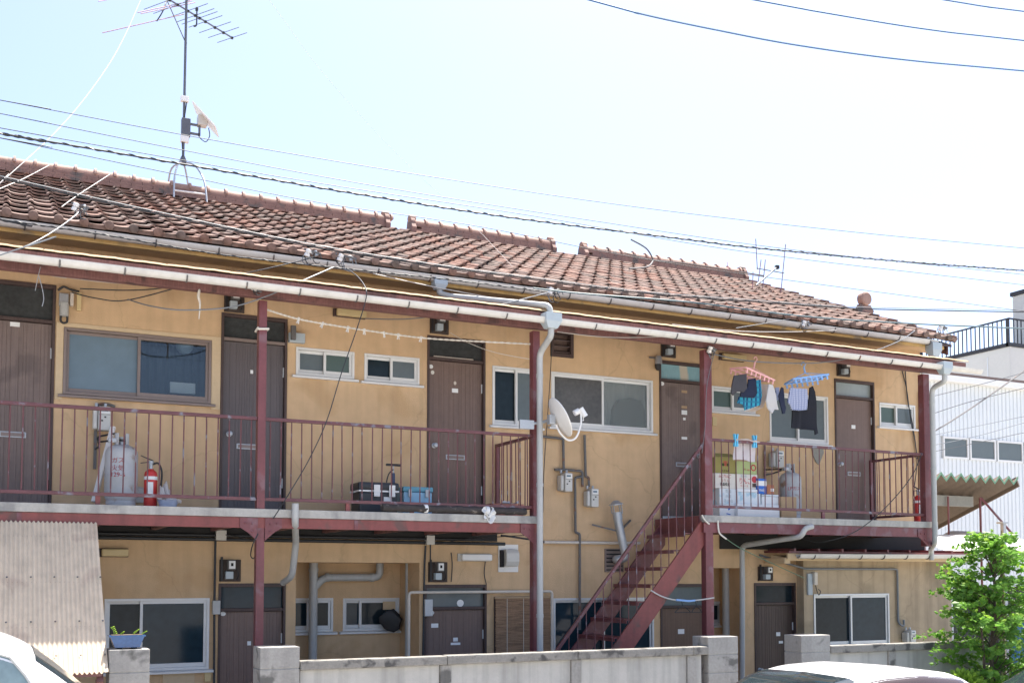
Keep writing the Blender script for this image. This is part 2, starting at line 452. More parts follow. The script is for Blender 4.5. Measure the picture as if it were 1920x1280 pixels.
# ------------------------------------------------------------------ mesh helpers
class MB:
    def __init__(s):
        s.v = []
        s.f = []

    def add(s, vs, fs):
        k = len(s.v)
        s.v += [tuple(p) for p in vs]
        s.f += [tuple(i + k for i in q) for q in fs]
        return s

    def box(s, x0, x1, y0, y1, z0, z1):
        return s.add([(x0, y0, z0), (x1, y0, z0), (x1, y1, z0), (x0, y1, z0), (x0, y0, z1), (x1, y0, z1), (x1, y1, z1), (x0, y1, z1)],
                     [(3, 2, 1, 0), (4, 5, 6, 7), (0, 1, 5, 4), (1, 2, 6, 5), (2, 3, 7, 6), (3, 0, 4, 7)])

    def bar(s, a, b, wd, h, up=(0, 0, 1)):
        a, b = Vector(a), Vector(b)
        d = (b - a).normalized()
        up = Vector(up)
        sd = d.cross(up)
        if sd.length < 1e-5:
            sd = d.cross(Vector((0, 1, 0)))
        sd.normalize()
        u = sd.cross(d)
        sd *= wd / 2
        u *= h / 2
        vs = [p + q for p in (a, b) for q in (-sd - u, sd - u, sd + u, -sd + u)]
        return s.add(vs, [(0, 1, 2, 3), (7, 6, 5, 4), (0, 4, 5, 1), (1, 5, 6, 2), (2, 6, 7, 3), (3, 7, 4, 0)])

    def tube(s, pts, r, n=8, cap=True):
        pts = [Vector(p) for p in pts]
        rs = r if isinstance(r, (list, tuple)) else [r] * len(pts)
        vs, fs = [], []
        nrm = None
        for i, p in enumerate(pts):
            t = (pts[min(i + 1, len(pts) - 1)] - pts[max(i - 1, 0)])
            if t.length < 1e-9:
                t = Vector((0, 0, 1))
            t.normalize()
            if nrm is None:
                nrm = t.orthogonal().normalized()
            else:
                nrm = (nrm - t * nrm.dot(t))
                nrm = nrm.normalized() if nrm.length > 1e-6 else t.orthogonal().normalized()
            bi = t.cross(nrm)
            for k in range(n):
                a = 2 * math.pi * k / n
                vs.append(p + (nrm * math.cos(a) + bi * math.sin(a)) * rs[i])
        for i in range(len(pts) - 1):
            for k in range(n):
                k2 = (k + 1) % n
                fs.append((i * n + k, i * n + k2, (i + 1) * n + k2, (i + 1) * n + k))
        if cap:
            fs.append(tuple(range(n - 1, -1, -1)))
            fs.append(tuple((len(pts) - 1) * n + k for k in range(n)))
        return s.add(vs, fs)

    def lathe(s, prof, c=(0, 0, 0), n=20, axis=None):
        c = Vector(c)
        q = Matrix.Identity(3) if axis is None else Vector(axis).normalized().to_track_quat('Z', 'Y').to_matrix()
        vs, fs = [], []
        for (r, z) in prof:
            for k in range(n):
                a = 2 * math.pi * k / n
                vs.append(c + q @ Vector((max(r, 1e-4) * math.cos(a), max(r, 1e-4) * math.sin(a), z)))
        for i in range(len(prof) - 1):
            for k in range(n):
                k2 = (k + 1) % n
                fs.append((i * n + k, i * n + k2, (i + 1) * n + k2, (i + 1) * n + k))
        fs.append(tuple(range(n - 1, -1, -1)))
        fs.append(tuple((len(prof) - 1) * n + k for k in range(n)))
        return s.add(vs, fs)

    def prism(s, poly, axis, a, b):
        """extrude a 2-d polygon along axis ('x': poly is (y,z); 'y': poly is (x,z); 'z': poly is (x,y))"""
        def mk(p, t):
            return {'x': (t, p[0], p[1]), 'y': (p[0], t, p[1]), 'z': (p[0], p[1], t)}[axis]
        n = len(poly)
        vs = [mk(p, a) for p in poly] + [mk(p, b) for p in poly]
        fs = [tuple(range(n)), tuple(range(2 * n - 1, n - 1, -1))]
        fs += [(i, i + n, (i + 1) % n + n, (i + 1) % n) for i in range(n)]
        return s.add(vs, fs)

    def grid(s, fn, nu, nv):
        vs = [fn(i / nu, j / nv) for j in range(nv + 1) for i in range(nu + 1)]
        fs = [(j * (nu + 1) + i, j * (nu + 1) + i + 1, (j + 1) * (nu + 1) + i + 1, (j + 1) * (nu + 1) + i) for j in range(nv) for i in range(nu)]
        return s.add(vs, fs)

    def jitter(s, a):
        r_ = random.Random(5)
        s.v = [tuple(c + r_.uniform(-a, a) for c in p) for p in s.v]
        return s

    def mesh(s, name, m, smooth=False, bevel=0.0, recalc=True, solid=0.0):
        me = bpy.data.meshes.new(name)
        me.from_pydata(s.v, [], s.f)
        if recalc or bevel or solid:
            bm = bmesh.new()
            bm.from_mesh(me)
            bmesh.ops.recalc_face_normals(bm, faces=bm.faces)
            if solid:
                bmesh.ops.solidify(bm, geom=bm.faces[:], thickness=solid)
            if bevel:
                es = [e for e in bm.edges if len(e.link_faces) == 2 and e.calc_face_angle(0) > 0.6]
                bmesh.ops.bevel(bm, geom=es, offset=bevel, segments=2, affect='EDGES', profile=0.6, clamp_overlap=True)
            bm.to_mesh(me)
            bm.free()
        me.materials.append(m if not isinstance(m, str) else M[m])
        if smooth:
            for p in me.polygons:
                p.use_smooth = True
            me.set_sharp_from_angle(angle=rad(38))
        me.update()
        return me

    def build(s, name, m, parent=None, smooth=False, bevel=0.0, recalc=True, solid=0.0, loc=None, label=None):
        o = bpy.data.objects.new(name, s.mesh(name, m, smooth, bevel, recalc, solid))
        COL.objects.link(o)
        if parent is not None:
            o.parent = parent
        if loc is not None:
            o.location = loc
        if label:
            o['label'] = label
        return o


def tag(o, label, cat, group=None):
    o['label'] = label
    o['category'] = cat
    if group:
        o['group'] = group
    return o


def thing(name, label, cat, loc=(0, 0, 0), rz=0.0, group=None):
    o = bpy.data.objects.new(name, None)
    o.empty_display_size = 0.1
    COL.objects.link(o)
    o.location = loc
    o.rotation_euler = (0, 0, rz)
    return tag(o, label, cat, group)


def inst(name, me, parent, loc=(0, 0, 0), rot=None):
    o = bpy.data.objects.new(name, me)
    COL.objects.link(o)
    o.parent = parent
    o.location = loc
    if rot:
        o.rotation_euler = rot
    return o


def struct(o):
    o['kind'] = 'structure'
    return o


def smooth_path(pts, k=8):
    pts = [Vector(p) for p in pts]
    out = []
    for i in range(len(pts) - 1):
        p0, p1, p2, p3 = pts[max(i - 1, 0)], pts[i], pts[i + 1], pts[min(i + 2, len(pts) - 1)]
        for j in range(k):
            t = j / k
            out.append(0.5 * ((2 * p1) + (p2 - p0) * t + (2 * p0 - 5 * p1 + 4 * p2 - p3) * t * t + (3 * p1 - p0 - 3 * p2 + p3) * t ** 3))
    out.append(pts[-1])
    return out


def text_mesh(body, size, depth=0.001):
    c = bpy.data.curves.new('lettering', 'FONT')
    c.body = body
    c.size = size
    c.extrude = depth
    c.align_x = 'CENTER'
    c.align_y = 'CENTER'
    o = bpy.data.objects.new('lettering', c)
    COL.objects.link(o)
    bpy.context.view_layer.update()
    me = bpy.data.meshes.new_from_object(o.evaluated_get(bpy.context.evaluated_depsgraph_get()))
    bpy.data.objects.remove(o)
    bpy.data.curves.remove(c)
    return me


def text_part(body, size, parent, loc, m, rot=(math.pi / 2, 0, 0), sx=1.0):
    me = text_mesh(body, size)
    me.name = 'lettering'
    me.materials.clear()
    me.materials.append(M[m])
    o = inst('lettering', me, parent, loc, rot)
    o.scale = (sx, 1, 1)
    return o


# ------------------------------------------------------------------ ground
g = MB().add([(-300, -300, 0), (300, -300, 0), (300, 300, 0), (-300, 300, 0)], [(0, 1, 2, 3)]).build('ground', 'ground', recalc=False)
struct(g)

# ------------------------------------------------------------------ apartment building
B = thing('apartment_building', 'two-storey ochre stucco apartment house with tiled roof, balconies and red steel stairs', 'building')
XL, XR = -3.2, 12.646          # wall ends
ZS, ZSR = 2.87, 2.94           # slab tops
SLOPE = 0.4317
EY, EZ = -0.45, 5.72           # eave line
RY, RZ = 4.6, 5.72 + SLOPE * 5.05


def wall_openings(mb, x0, x1, z0, z1, ops, yf, default=0.12):
    xs = sorted({x0, x1, *[v for o in ops for v in o[:2]]})
    zs = sorted({z0, z1, *[min(max(v, z0), z1) for o in ops for v in o[2:4]]})
    for i in range(len(xs) - 1):
        for j in range(len(zs) - 1):
            cx, cz = (xs[i] + xs[i + 1]) / 2, (zs[j] + zs[j + 1]) / 2
            if any(o[0] < cx < o[1] and o[2] < cz < o[3] for o in ops):
                continue
            mb.add([(xs[i], yf, zs[j]), (xs[i + 1], yf, zs[j]), (xs[i + 1], yf, zs[j + 1]), (xs[i], yf, zs[j + 1])], [(0, 1, 2, 3)])
    for o in ops:
        a, b, c, d = o[:4]
        dp = o[4] if len(o) > 4 else default
        y1 = yf + dp
        mb.add([(a, yf, c), (a, y1, c), (a, y1, d), (a, yf, d)], [(0, 1, 2, 3)])
        mb.add([(b, yf, c), (b, y1, c), (b, y1, d), (b, yf, d)], [(3, 2, 1, 0)])
        mb.add([(a, yf, d), (b, yf, d), (b, y1, d), (a, y1, d)], [(3, 2, 1, 0)])
        mb.add([(a, yf, c), (b, yf, c), (b, y1, c), (a, y1, c)], [(0, 1, 2, 3)])


def corners(pl, pt, pr, pb, Y=0.0):
    a, b = at(pl, pt, Y), at(pr, pb, Y)
    return (a.x, b.x, b.z, a.z)


UD = [(-0.285, 0.465, 5.20), (2.15, 2.885, 5.10), (4.58, 5.345, 5.085), (7.893, 8.655, 5.075), (10.93, 11.70, 5.07)]
UW = {'a': corners(120, 613, 395, 757), 'b': corners(555, 650, 664, 711), 'c': corners(683, 662, 786, 722),
      'd': corners(923, 685, 1012, 802), 'e': corners(1033, 696, 1224, 812), 'f': corners(1334, 723, 1416, 776),
      'g': corners(1442, 734, 1553, 834), 'h': corners(1648, 754, 1716, 804), 'v': corners(1032, 618, 1074, 672)}
ops = [(d[0], d[1], 2.9, d[2]) for d in UD] + [UW[k] for k in UW]
mb = MB()
wall_openings(mb, XL, XR, 2.6, 5.62, ops, 0.0)
mb.add([(XR, 0, 0), (XR, 9.2, 0), (XR, 9.2, 5.62), (XR, 4.6, 7.72), (XR, 0, 5.62)], [(0, 1, 2, 3, 4)])
mb.add([(XL, 0, 0), (XL, 9.2, 0), (XL, 9.2, 5.62), (XL, 4.6, 7.72), (XL, 0, 5.62)], [(4, 3, 2, 1, 0)])
mb.add([(XL, 9.2, 0), (XR, 9.2, 0), (XR, 9.2, 5.62), (XL, 9.2, 5.62)], [(3, 2, 1, 0)])
mb.build('upper_wall', 'stucco', B, recalc=False)
# ground-floor wall
RX0, RX1, RZT, RD = at(554.7, 1100).x, at(786.5, 1100).x, 2.348, 0.68
QX0, QX1, QZT, QD = at(1338, 1100).x, at(1394, 1100).x, 2.30, 0.55
LD = [(2.159, 2.897, 2.112), (4.554, 5.366, 2.09), (7.885, 8.66, 2.085), (9.43, 10.16, 2.095)]
LW = {'a': corners(196, 1122, 391, 1253), 'd': corners(1037, 1121, 1226, 1245), 'k': corners(926, 1118, 1000, 1245)}
ops = [(d[0], d[1], 0.02, d[2]) for d in LD] + [LW['a'], LW['d'], LW['k'], (RX0, RX1, 0.0, RZT, RD), (QX0, QX1, 0.0, QZT, QD)]
mb = MB()
wall_openings(mb, XL, 10.2, 0.0, 2.6, ops, 0.0)
HW1, HW2 = corners(532, 1121, 624, 1183, RD), corners(643, 1121, 748, 1180, RD)
wall_openings(mb, RX0, RX1, 0, RZT, [(max(HW1[0], RX0 + 0.01), *HW1[1:], 0.08), (*HW2, 0.08)], RD)
QW = corners(1330, 1127, 1371, 1170, QD)
wall_openings(mb, QX0, QX1, 0, QZT, [(max(QW[0], QX0 + 0.01), *QW[1:], 0.08)], QD)
mb.build('lower_wall', 'stucco', B, recalc=False)
# dark shell behind the openings so rooms are unlit but closed
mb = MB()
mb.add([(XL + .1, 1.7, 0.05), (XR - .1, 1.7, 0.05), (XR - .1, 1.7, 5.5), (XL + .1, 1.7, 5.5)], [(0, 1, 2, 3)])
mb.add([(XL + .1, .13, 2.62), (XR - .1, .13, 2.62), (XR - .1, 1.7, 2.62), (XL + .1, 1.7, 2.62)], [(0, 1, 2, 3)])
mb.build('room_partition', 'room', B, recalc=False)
# cream surround of the large left window
a, b, c, d = UW['a']
MB().box(0.475, a - 0.004, -0.012, 0.0, c - 0.06, d + 0.045).box(b + 0.004, 2.145, -0.012, 0.0, c - 0.06, d + 0.045).box(a - 0.004, b + 0.004, -0.012, 0.0, d + 0.004, d + 0.045).build('window_surround', 'trim', B)


# ---- windows
def window(x0, x1, z0, z1, Y, frame, panes, front='right', sill=True, fr=0.028, sash=0.03, split=0.5, curtains=None, room=False):
    o = MB()
    o.box(x0, x0 + fr, Y - 0.012, Y + 0.09, z0, z1).box(x1 - fr, x1, Y - 0.012, Y + 0.09, z0, z1)
    o.box(x0 + fr, x1 - fr, Y - 0.012, Y + 0.09, z1 - fr, z1).box(x0 + fr, x1 - fr, Y - 0.012, Y + 0.09, z0, z0 + fr)
    win = o.build('window', frame, B, bevel=0.003)
    xi0, xi1, zi0, zi1 = x0 + fr, x1 - fr, z0 + fr, z1 - fr
    xm = xi0 + (xi1 - xi0) * split
    ov = sash * 0.6
    for k, (a, b) in enumerate(((xi0, xm + ov), (xm - ov, xi1))):
        yy = Y + (0.008 if (front == 'right') == (k == 1) else 0.042)
        s = MB()
        s.box(a, a + sash, yy, yy + 0.028, zi0, zi1).box(b - sash, b, yy, yy + 0.028, zi0, zi1)
        s.box(a + sash, b - sash, yy, yy + 0.028, zi0, zi0 + sash * 1.5).box(a + sash, b - sash, yy, yy + 0.028, zi1 - sash, zi1)
        s.build('sash', frame, win, bevel=0.003)
        MB().box(a + sash - 0.004, b - sash + 0.004, yy + 0.011, yy + 0.016, zi0 + sash, zi1 - sash + 0.004).build('pane', panes[k], win)
    if sill:
        MB().prism([(-0.05 + Y, z0 - 0.035), (Y + 0.02, z0 - 0.035), (Y + 0.02, z0 - 0.002), (-0.014 + Y, z0 - 0.002), (-0.05 + Y, z0 - 0.012)], 'x', x0 - 0.045, x1 + 0.045).build('sill', frame, win)
    return win


w1 = window(*UW['a'], 0, 'alu_brown', ('frost_blue', 'clear'), front='right')
a, b, c, d = UW['a']
# behind the clear right-hand pane: grey curtain with a round paper lantern and a pale carton
MB().grid(lambda u, v: ((a + b) / 2 + u * (b - a) / 2, 0.42 + 0.015 * math.sin(u * 55), c + v * (d - c)), 80, 2).build('curtain', mat('slate_curtain', (0.085, 0.105, 0.12), 0.9, 0.12, 2), w1, smooth=True, recalc=False)
q = at(346, 648, 0.2)
MB().lathe([(0.001, -0.095), (0.05, -0.083), (0.083, -0.045), (0.095, 0), (0.083, 0.045), (0.05, 0.083), (0.001, 0.095)], q, 20).build('paper_lantern', 'frost_pale', w1, smooth=True)
q = at(342, 728, 0.2)
MB().box(q.x - 0.135, q.x + 0.135, 0.17, 0.23, q.z - 0.06, q.z + 0.06).build('carton', 'cream_wall', w1, bevel=0.004)
window(*UW['b'], 0, 'white_alu', ('frost_grey', 'frost_green'))
window(*UW['c'], 0, 'white_alu', ('frost_dark', 'frost_grey'))
window(*UW['d'], 0, 'white_alu', ('frost_dark', 'frost_grey'), split=0.52)
w5 = window(*UW['e'], 0, 'white_alu', ('frost_umber', 'milky'), front='left')
a, b, c, d = UW['e']
xm = (a + b) / 2
MB().grid(lambda u, v: (a + u * (xm - a), 0.25 + 0.02 * math.sin(u * 40), c + v * (d - c)), 60, 2).build('curtain', mat('brown_curtain', (0.10, 0.088, 0.075), 0.9, 0.2, 1.5), w5, smooth=True, recalc=False)
MB().grid(lambda u, v: (xm + u * (b - xm), 0.20 + 0.02 * math.sin(u * 30), c + v * (d - c)), 60, 2).build('curtain', mat('pale_lace_curtain', (0.60, 0.63, 0.60), 0.9, 0.1, 2), w5, smooth=True, recalc=False)
q0 = at(1178, 795, 0.2)
MB().prism([(q0.x - .33, c + .03), (q0.x - .30, c + .30), (q0.x - .22, c + .43), (q0.x - .02, c + .47), (q0.x + .14, c + .44), (q0.x + .22, c + .30), (q0.x + .32, c + .12), (q0.x + .33, c + .03)], 'y', 0.09, 0.16).build('coat_on_chair', 'room', w5, bevel=0.02)
window(*UW['f'], 0, 'white_alu', ('frost_green', 'frost_grey'))
window(*UW['g'], 0, 'white_alu', ('frost_grey', 'frost_grey'))
window(*UW['h'], 0, 'white_alu', ('frost_green', 'frost_grey'))
wl = window(*LW['a'], 0, 'white_alu', ('frost_dark', 'frost_navy'), split=0.34, front='right')
a, b, c, d = LW['a']
MB().grid(lambda u, v: (a + (b - a) * u, 0.35 + 0.015 * math.sin(u * 30), c + v * (d - c)), 60, 2).build('curtain', mat('dusk_curtain', (0.03, 0.037, 0.041), 0.9, 0.2, 1.2), wl, smooth=True, recalc=False)
window(*LW['d'], 0, 'alu', ('frost_navy', 'frost_navy'))
window(*LW['k'], 0, 'wood_frame', ('frost_dark', 'frost_dark'), sill=False)
window(max(HW1[0], RX0 + 0.01), *HW1[1:], RD, 'white_alu', ('frost_navy', 'frost_dark'))
window(*HW2, RD, 'white_alu', ('frost_navy', 'frost_dark'), front='right', split=0.3)
window(max(QW[0], QX0 + 0.01), *QW[1:], QD, 'alu', ('frost_dark', 'frost_dark'))
# louvred vent
a, b, c, d = UW['v']
vn = MB().box(a, a + .035, -.03, .06, c, d).box(b - .045, b, -.03, .06, c, d).box(a + .035, b - .045, -.03, .06, d - .045, d).box(a + .035, b - .045, -.03, .06, c, c + .045).build('louvre_vent', 'wood_frame', B, bevel=0.003)
MB().box(a + .03, b - .04, 0.065, .07, c + .04, d - .04).build('back_board', 'door_brown', vn)
for k in range(3):
    z = c + .075 + k * (d - c - .11) / 3
    MB().bar((a + .036, 0.01, z), (b - .046, 0.01, z), 0.05, 0.012, up=(0, -0.5, 1)).build('slat', 'wood_frame', vn)


# ---- doors
def door(x0, x1, z0, zl, zt, leafm, transom='transom', trim='wood_frame', knob='left', mail=None, grooves=True, Y=0.0):
    j = 0.032
    lx0, lx1 = x0 + j, x1 - j
    pts = []
    if grooves:
        cuts = [0.0]
        while cuts[-1] < 1:
            cuts.append(cuts[-1] + random.choice((.045, .06, .085, .11)))
        cuts = [c_ / cuts[-1] for c_ in cuts]
        for k in range(len(cuts) - 1):
            xa = lx0 + (lx1 - lx0) * cuts[k]
            xb = lx0 + (lx1 - lx0) * cuts[k + 1]
            pts += [(xa + .002, Y + .036), (xb - .002, Y + .036), (xb, Y + .0385)]
        pts = [(lx0, Y + .036)] + pts[:-1] + [(lx1, Y + .036), (lx1, Y + .07), (lx0, Y + .07)]
    else:
        pts = [(lx0, Y + .036), (lx1, Y + .036), (lx1, Y + .07), (lx0, Y + .07)]
    d = MB().prism(pts, 'z', z0 + .03, zl - .006).build('door', leafm, B)
    f = MB()
    f.box(x0, lx0 - .004, Y - .014, Y + .1, z0, zt).box(lx1 + .004, x1, Y - .014, Y + .1, z0, zt)
    f.box(lx0 - .004, lx1 + .004, Y - .014, Y + .1, zt - .04, zt)
    f.build('door_frame', 'wood_frame', d, bevel=0.003)
    MB().box(lx0 - .004, lx1 + .004, Y - .006, Y + .09, zl, zl + .034).build('mullion', trim, d, bevel=0.003)
    MB().box(lx0 - .004, lx1 + .004, Y + .045, Y + .052, zl + .034, zt - .04).build('transom_pane', transom, d)
    MB().box(lx0 - .004, lx1 + .004, Y - .03, Y + .09, z0 - .02, z0 + .026).build('threshold', 'alu', d, bevel=0.003)
    for zz in (z0 + .28, zl - .36):
        hx = lx1 - .001 if knob == 'left' else lx0 + .001
        MB().tube([(hx, Y + .03, zz), (hx, Y + .03, zz + .11)], .009, 8).build('hinge', 'alu', d, smooth=True)
    kx = lx0 + .075 if knob == 'left' else lx1 - .075
    MB().lathe([(.032, 0), (.032, .006), (.014, .012), (.014, .035), (.026, .045), (.03, .058), (.024, .07), (.004, .074)], (kx, Y + .036, z0 + .86), 16, axis=(0, -1, 0)).build('knob', 'galv', d, smooth=True)
    mx = (lx0 + lx1) / 2 if mail is None else mail
    s = MB().box(mx - .125, mx + .125, Y + .026, Y + .036, z0 + .70, z0 + .76)
    ms = s.build('mail_slot', 'galv', d, bevel=0.004)
    MB().box(mx - .11, mx + .11, Y + .0235, Y + .0258, z0 + .712, z0 + .748).build('mail_flap', 'alu_brown', ms)
    return d


def plate(par, px, py, wd, h, m='paper', Y=0.036, oval=False, txt=None):
    q = at(px, py, Y)
    mbp = MB()
    if oval:
        mbp.prism([(q.x + wd / 2 * math.cos(t * math.pi / 8), q.z + h / 2 * math.sin(t * math.pi / 8)) for t in range(16)], 'y', Y - .003, Y)
    else:
        mbp.box(q.x - wd / 2, q.x + wd / 2, Y - .003, Y, q.z - h / 2, q.z + h / 2)
    o = mbp.build('sticker' if oval else 'name_plate', m, par)
    return o


ZL = 4.797
d1 = door(*UD[0][:2], 2.9, ZL, UD[0][2], 'door_faded')
plate(d1, 28, 608, .09, .045)
d2 = door(*UD[1][:2], 2.9, ZL, UD[1][2], 'door_grey', trim='alu_brown', mail=at(465, 808, .03).x)
plate(d2, 472, 697, .03, .04)
d3 = door(*UD[2][:2], 2.9, ZL, UD[2][2], 'door_brown')
plate(d3, 808, 687, .055, .05, 'paper', oval=True)
plate(d3, 811, 698, .045, .05, 'carton_white', oval=True)
plate(d3, 853, 732, .08, .05)
plate(d3, 853, 718, .035, .045, 'pipe_cream', oval=True)
q = at(855, 676, .03)
MB().tube([at(813, 668, .02), at(887, 675, .02)], .013, 8).build('rolled_paper', 'pipe_cream', d3, smooth=True)
d4 = door(*UD[3][:2], 2.96, ZL, UD[3][2], 'door_faded', transom='transom_film', knob='right', mail=at(1282, 868, .03).x)
plate(d4, 1241, 719, .07, .055, oval=True)
for yy, mm in ((734, 'carton_brown'), (763, 'carton_brown'), (773, 'paper'), (785, 'paper'), (821, 'paper')):
    plate(d4, 1283, yy, .09 if yy != 785 else .04, .035 if yy != 773 else .06, mm)
d5 = door(*UD[4][:2], 2.96, ZL, UD[4][2], 'door_brown', transom='frost_pale', grooves=False)
plate(d5, 1600, 800, .075, .055)
e2 = door(*LD[0][:2], 0.03, 1.805, LD[0][2], 'door_brown', transom='frost_navy')
plate(e2, 467, 1205, .04, .045)
plate(e2, 418, 1150, .06, .045, oval=True)
e3 = door(*LD[1][:2], 0.03, 1.79, LD[1][2], 'door_brown', transom='frost_grey')
plate(e3, 810, 1148, .055, .045, oval=True)
plate(e3, 815, 1172, .09, .05)
plate(e3, 854, 1198, .06, .045)
plate(e3, 854, 1206, .125, .028)
plate(e3, 863, 1130, .09, .085, 'paper', Y=.044, oval=True)
e5 = door(*LD[2][:2], 0.03, 1.765, LD[2][2], 'door_wood', transom='frost_grey', grooves=False)
plate(e5, 1277, 1183, .10, .065)
e6 = door(*LD[3][:2], 0.03, 1.79, LD[3][2], 'door_dark', transom='frost_dark')
plate(e6, 1459, 1188, .07, .055)
plate(e6, 1464, 1203, .07, .035)
# panel below the left ground-floor window and a small switch
q, q2 = at(305, 1257, 0), at(364, 1290, 0)
MB().box(q.x, q2.x, -.012, 0, .75, q.z).build('cover_panel', 'trim', B)
q = at(389, 1268, 0)
MB().box(q.x - .035, q.x + .035, -.025, 0, q.z - .05, q.z + .05).build('switch_plate', 'ivory', B, bevel=.004)
q = at(1338, 790, 0)
MB().box(q.x - .03, q.x + .04, -.025, 0, q.z - .06, q.z + .06).build('switch_plate', 'ivory', B, bevel=.004)

# ---- balconies
sl1 = MB().box(XL, 5.515, -1.12, -.002, ZS - .085, ZS).build('balcony_slab', 'concrete', B, bevel=.006)
sl2 = MB().box(7.80, 11.74, -1.12, -.002, ZSR - .085, ZSR).build('balcony_slab', 'concrete', B, bevel=.006)


def channel(x0, x1, zt, h, name='edge_beam', m='maroon_red'):
    c = MB()
    c.prism([(-1.105, zt), (-1.105, zt - h), (-1.04, zt - h), (-1.04, zt - h + .012), (-1.093, zt - h + .012), (-1.093, zt - .012), (-1.04, zt - .012), (-1.04, zt)], 'x', x0, x1)
    return c.build(name, m, B)


channel(XL, 5.56, ZS - .088, .105)
channel(7.80, 11.74, ZSR - .088, .125, m='maroon')
for k in range(15):
    x = XL + .3 + k * .62
    if x < 5.4:
        MB().box(x, x + .05, -1.03, -.005, ZS - .19, ZS - .09).build('joist', 'timber', B)
for k in range(7):
    MB().box(8.1 + k * .58, 8.15 + k * .58, -1.03, -.005, ZSR - .19, ZSR - .09).build('joist', 'timber', B)
for (xa, xb, za, zb) in ((XL, 5.5, 2.615, ZS - .088), (8.85, 12.64, 2.56, ZSR - .09)):  # black strips added on the wall in place of deep shade under the slabs
    MB().box(xa, xb, -.022, -.003, za, zb).build('shade_strip', 'dark', B)
# expansion joints on the slab edge are real grooves in the edge beam cover plates
for px in (36, 668, 480):
    q = at(px, 966, -1.11)
    MB().box(q.x - .02, q.x + .02, -1.112, -1.1055, ZS - .19, ZS - .092).build('splice_plate', 'maroon', B)
# posts
POSTS = []
for (pl, pr_) in ((484, 499), (1000, 1012.5), (1321, 1335), (1732, 1743)):
    x0, x1 = at(pl, 760, -1.10).x, at(pr_, 760, -1.10).x
    POSTS.append((x0, x1))
POSTS.insert(0, (-1.10, -1.0))
for (x0, x1) in POSTS:
    xm = (x0 + x1) / 2
    p = MB().box(x0, x1, -1.10, -1.00, 0 if x1 < 11 else ZSR - .34, 5.0)
    p.build('post', 'maroon', B, bevel=.004)
for (x, s, z) in ((POSTS[1][0], -1, ZS - .19), (POSTS[1][1], 1, ZS - .19), (POSTS[2][0], -1, ZS - .19), (POSTS[4][0], -1, ZSR - .21)):
    g_ = MB().prism([(x + s * .001, z + .1), (x + s * .17, z + .1), (x + s * .17, z), (x + s * .09, z - .05), (x + s * .001, z - .13)], 'y', -1.1165, -1.106)
    o = g_.build('gusset_plate', 'maroon', B)
    for (bx, bz) in ((.05, .04), (.12, .045), (.05, -.04)):
        MB().lathe([(.012, 0), (.012, .008), (.006, .011)], (x + s * bx, -1.116, z + bz), 6, axis=(0, -1, 0)).build('bolt', 'maroon', o)

BAL = MB().tube([(0, 0, 0), (0, 0, 1)], .0068, 6).mesh('baluster', 'rail', smooth=True)


def railing(pts_top, pts_bot, n, name='railing', skip=()):
    """pts: straight rails from a to b; n balusters between them"""
    (a, b), (c, d) = pts_top, pts_bot
    a, b, c, d = Vector(a), Vector(b), Vector(c), Vector(d)
    r = MB().bar(a, b, .042, .034).build(name, 'rail', B, bevel=.004)
    MB().bar(c, d, .034, .034).build('bottom_rail', 'rail', r, bevel=.004)
    for k in range(n):
        t = (k + .5) / n
        p, q_ = c.lerp(d, t), a.lerp(b, t)
        o = inst('baluster', BAL, r, p)
        o.scale = (1, 1, (q_ - p).length)
        o.rotation_euler = (rad(random.uniform(-.35, .35)), rad(random.uniform(-.5, .5)), 0)
    return r


ZT, ZB = 3.79, 2.972
edges = [(XL, POSTS[0][0]), (POSTS[0][1], POSTS[1][0]), (POSTS[1][1], POSTS[2][0])]
for (x0, x1) in edges:
    r = railing(((x0, -1.06, ZT), (x1, -1.06, ZT)), ((x0, -1.06, ZB), (x1, -1.06, ZB)), round((x1 - x0) / .1105))
for px in (183, 652, 772):
    q = at(px, 945, -1.06)
    MB().box(q.x - .022, q.x + .022, -1.075, -1.045, ZS, ZB - .018).build('rail_foot', 'maroon_red', B)
x1 = POSTS[2][0]
railing(((x1 + .03, -1.0, ZT), (x1 + .03, -.06, ZT)), ((x1 + .03, -1.0, ZB), (x1 + .03, -.06, ZB)), 8)
MB().box(x1 + .01, x1 + .05, -.075, -.035, ZS, ZT + .02).build('end_post', 'maroon', B)
ZT2, ZB2 = 3.875, 3.045
x0, x1 = POSTS[3][1], POSTS[4][0]
railing(((x0, -1.06, ZT2 + .01), (x1, -1.06, ZT2)), ((x0, -1.06, ZB2 + .01), (x1, -1.06, ZB2 - .01)), round((x1 - x0) / .1105))
for px in (1543,):
    q = at(px, 960, -1.06)
    MB().box(q.x - .022, q.x + .022, -1.075, -1.045, ZSR, ZB2 - .018).build('rail_foot', 'maroon', B)
railing(((x1 + .03, -1.0, ZT2), (x1 + .03, -.06, ZT2)), ((x1 + .03, -1.0, ZB2), (x1 + .03, -.06, ZB2)), 9)
MB().box(x1 + .01, x1 + .05, -.075, -.035, ZSR, ZT2 + .02).build('end_post', 'maroon', B)

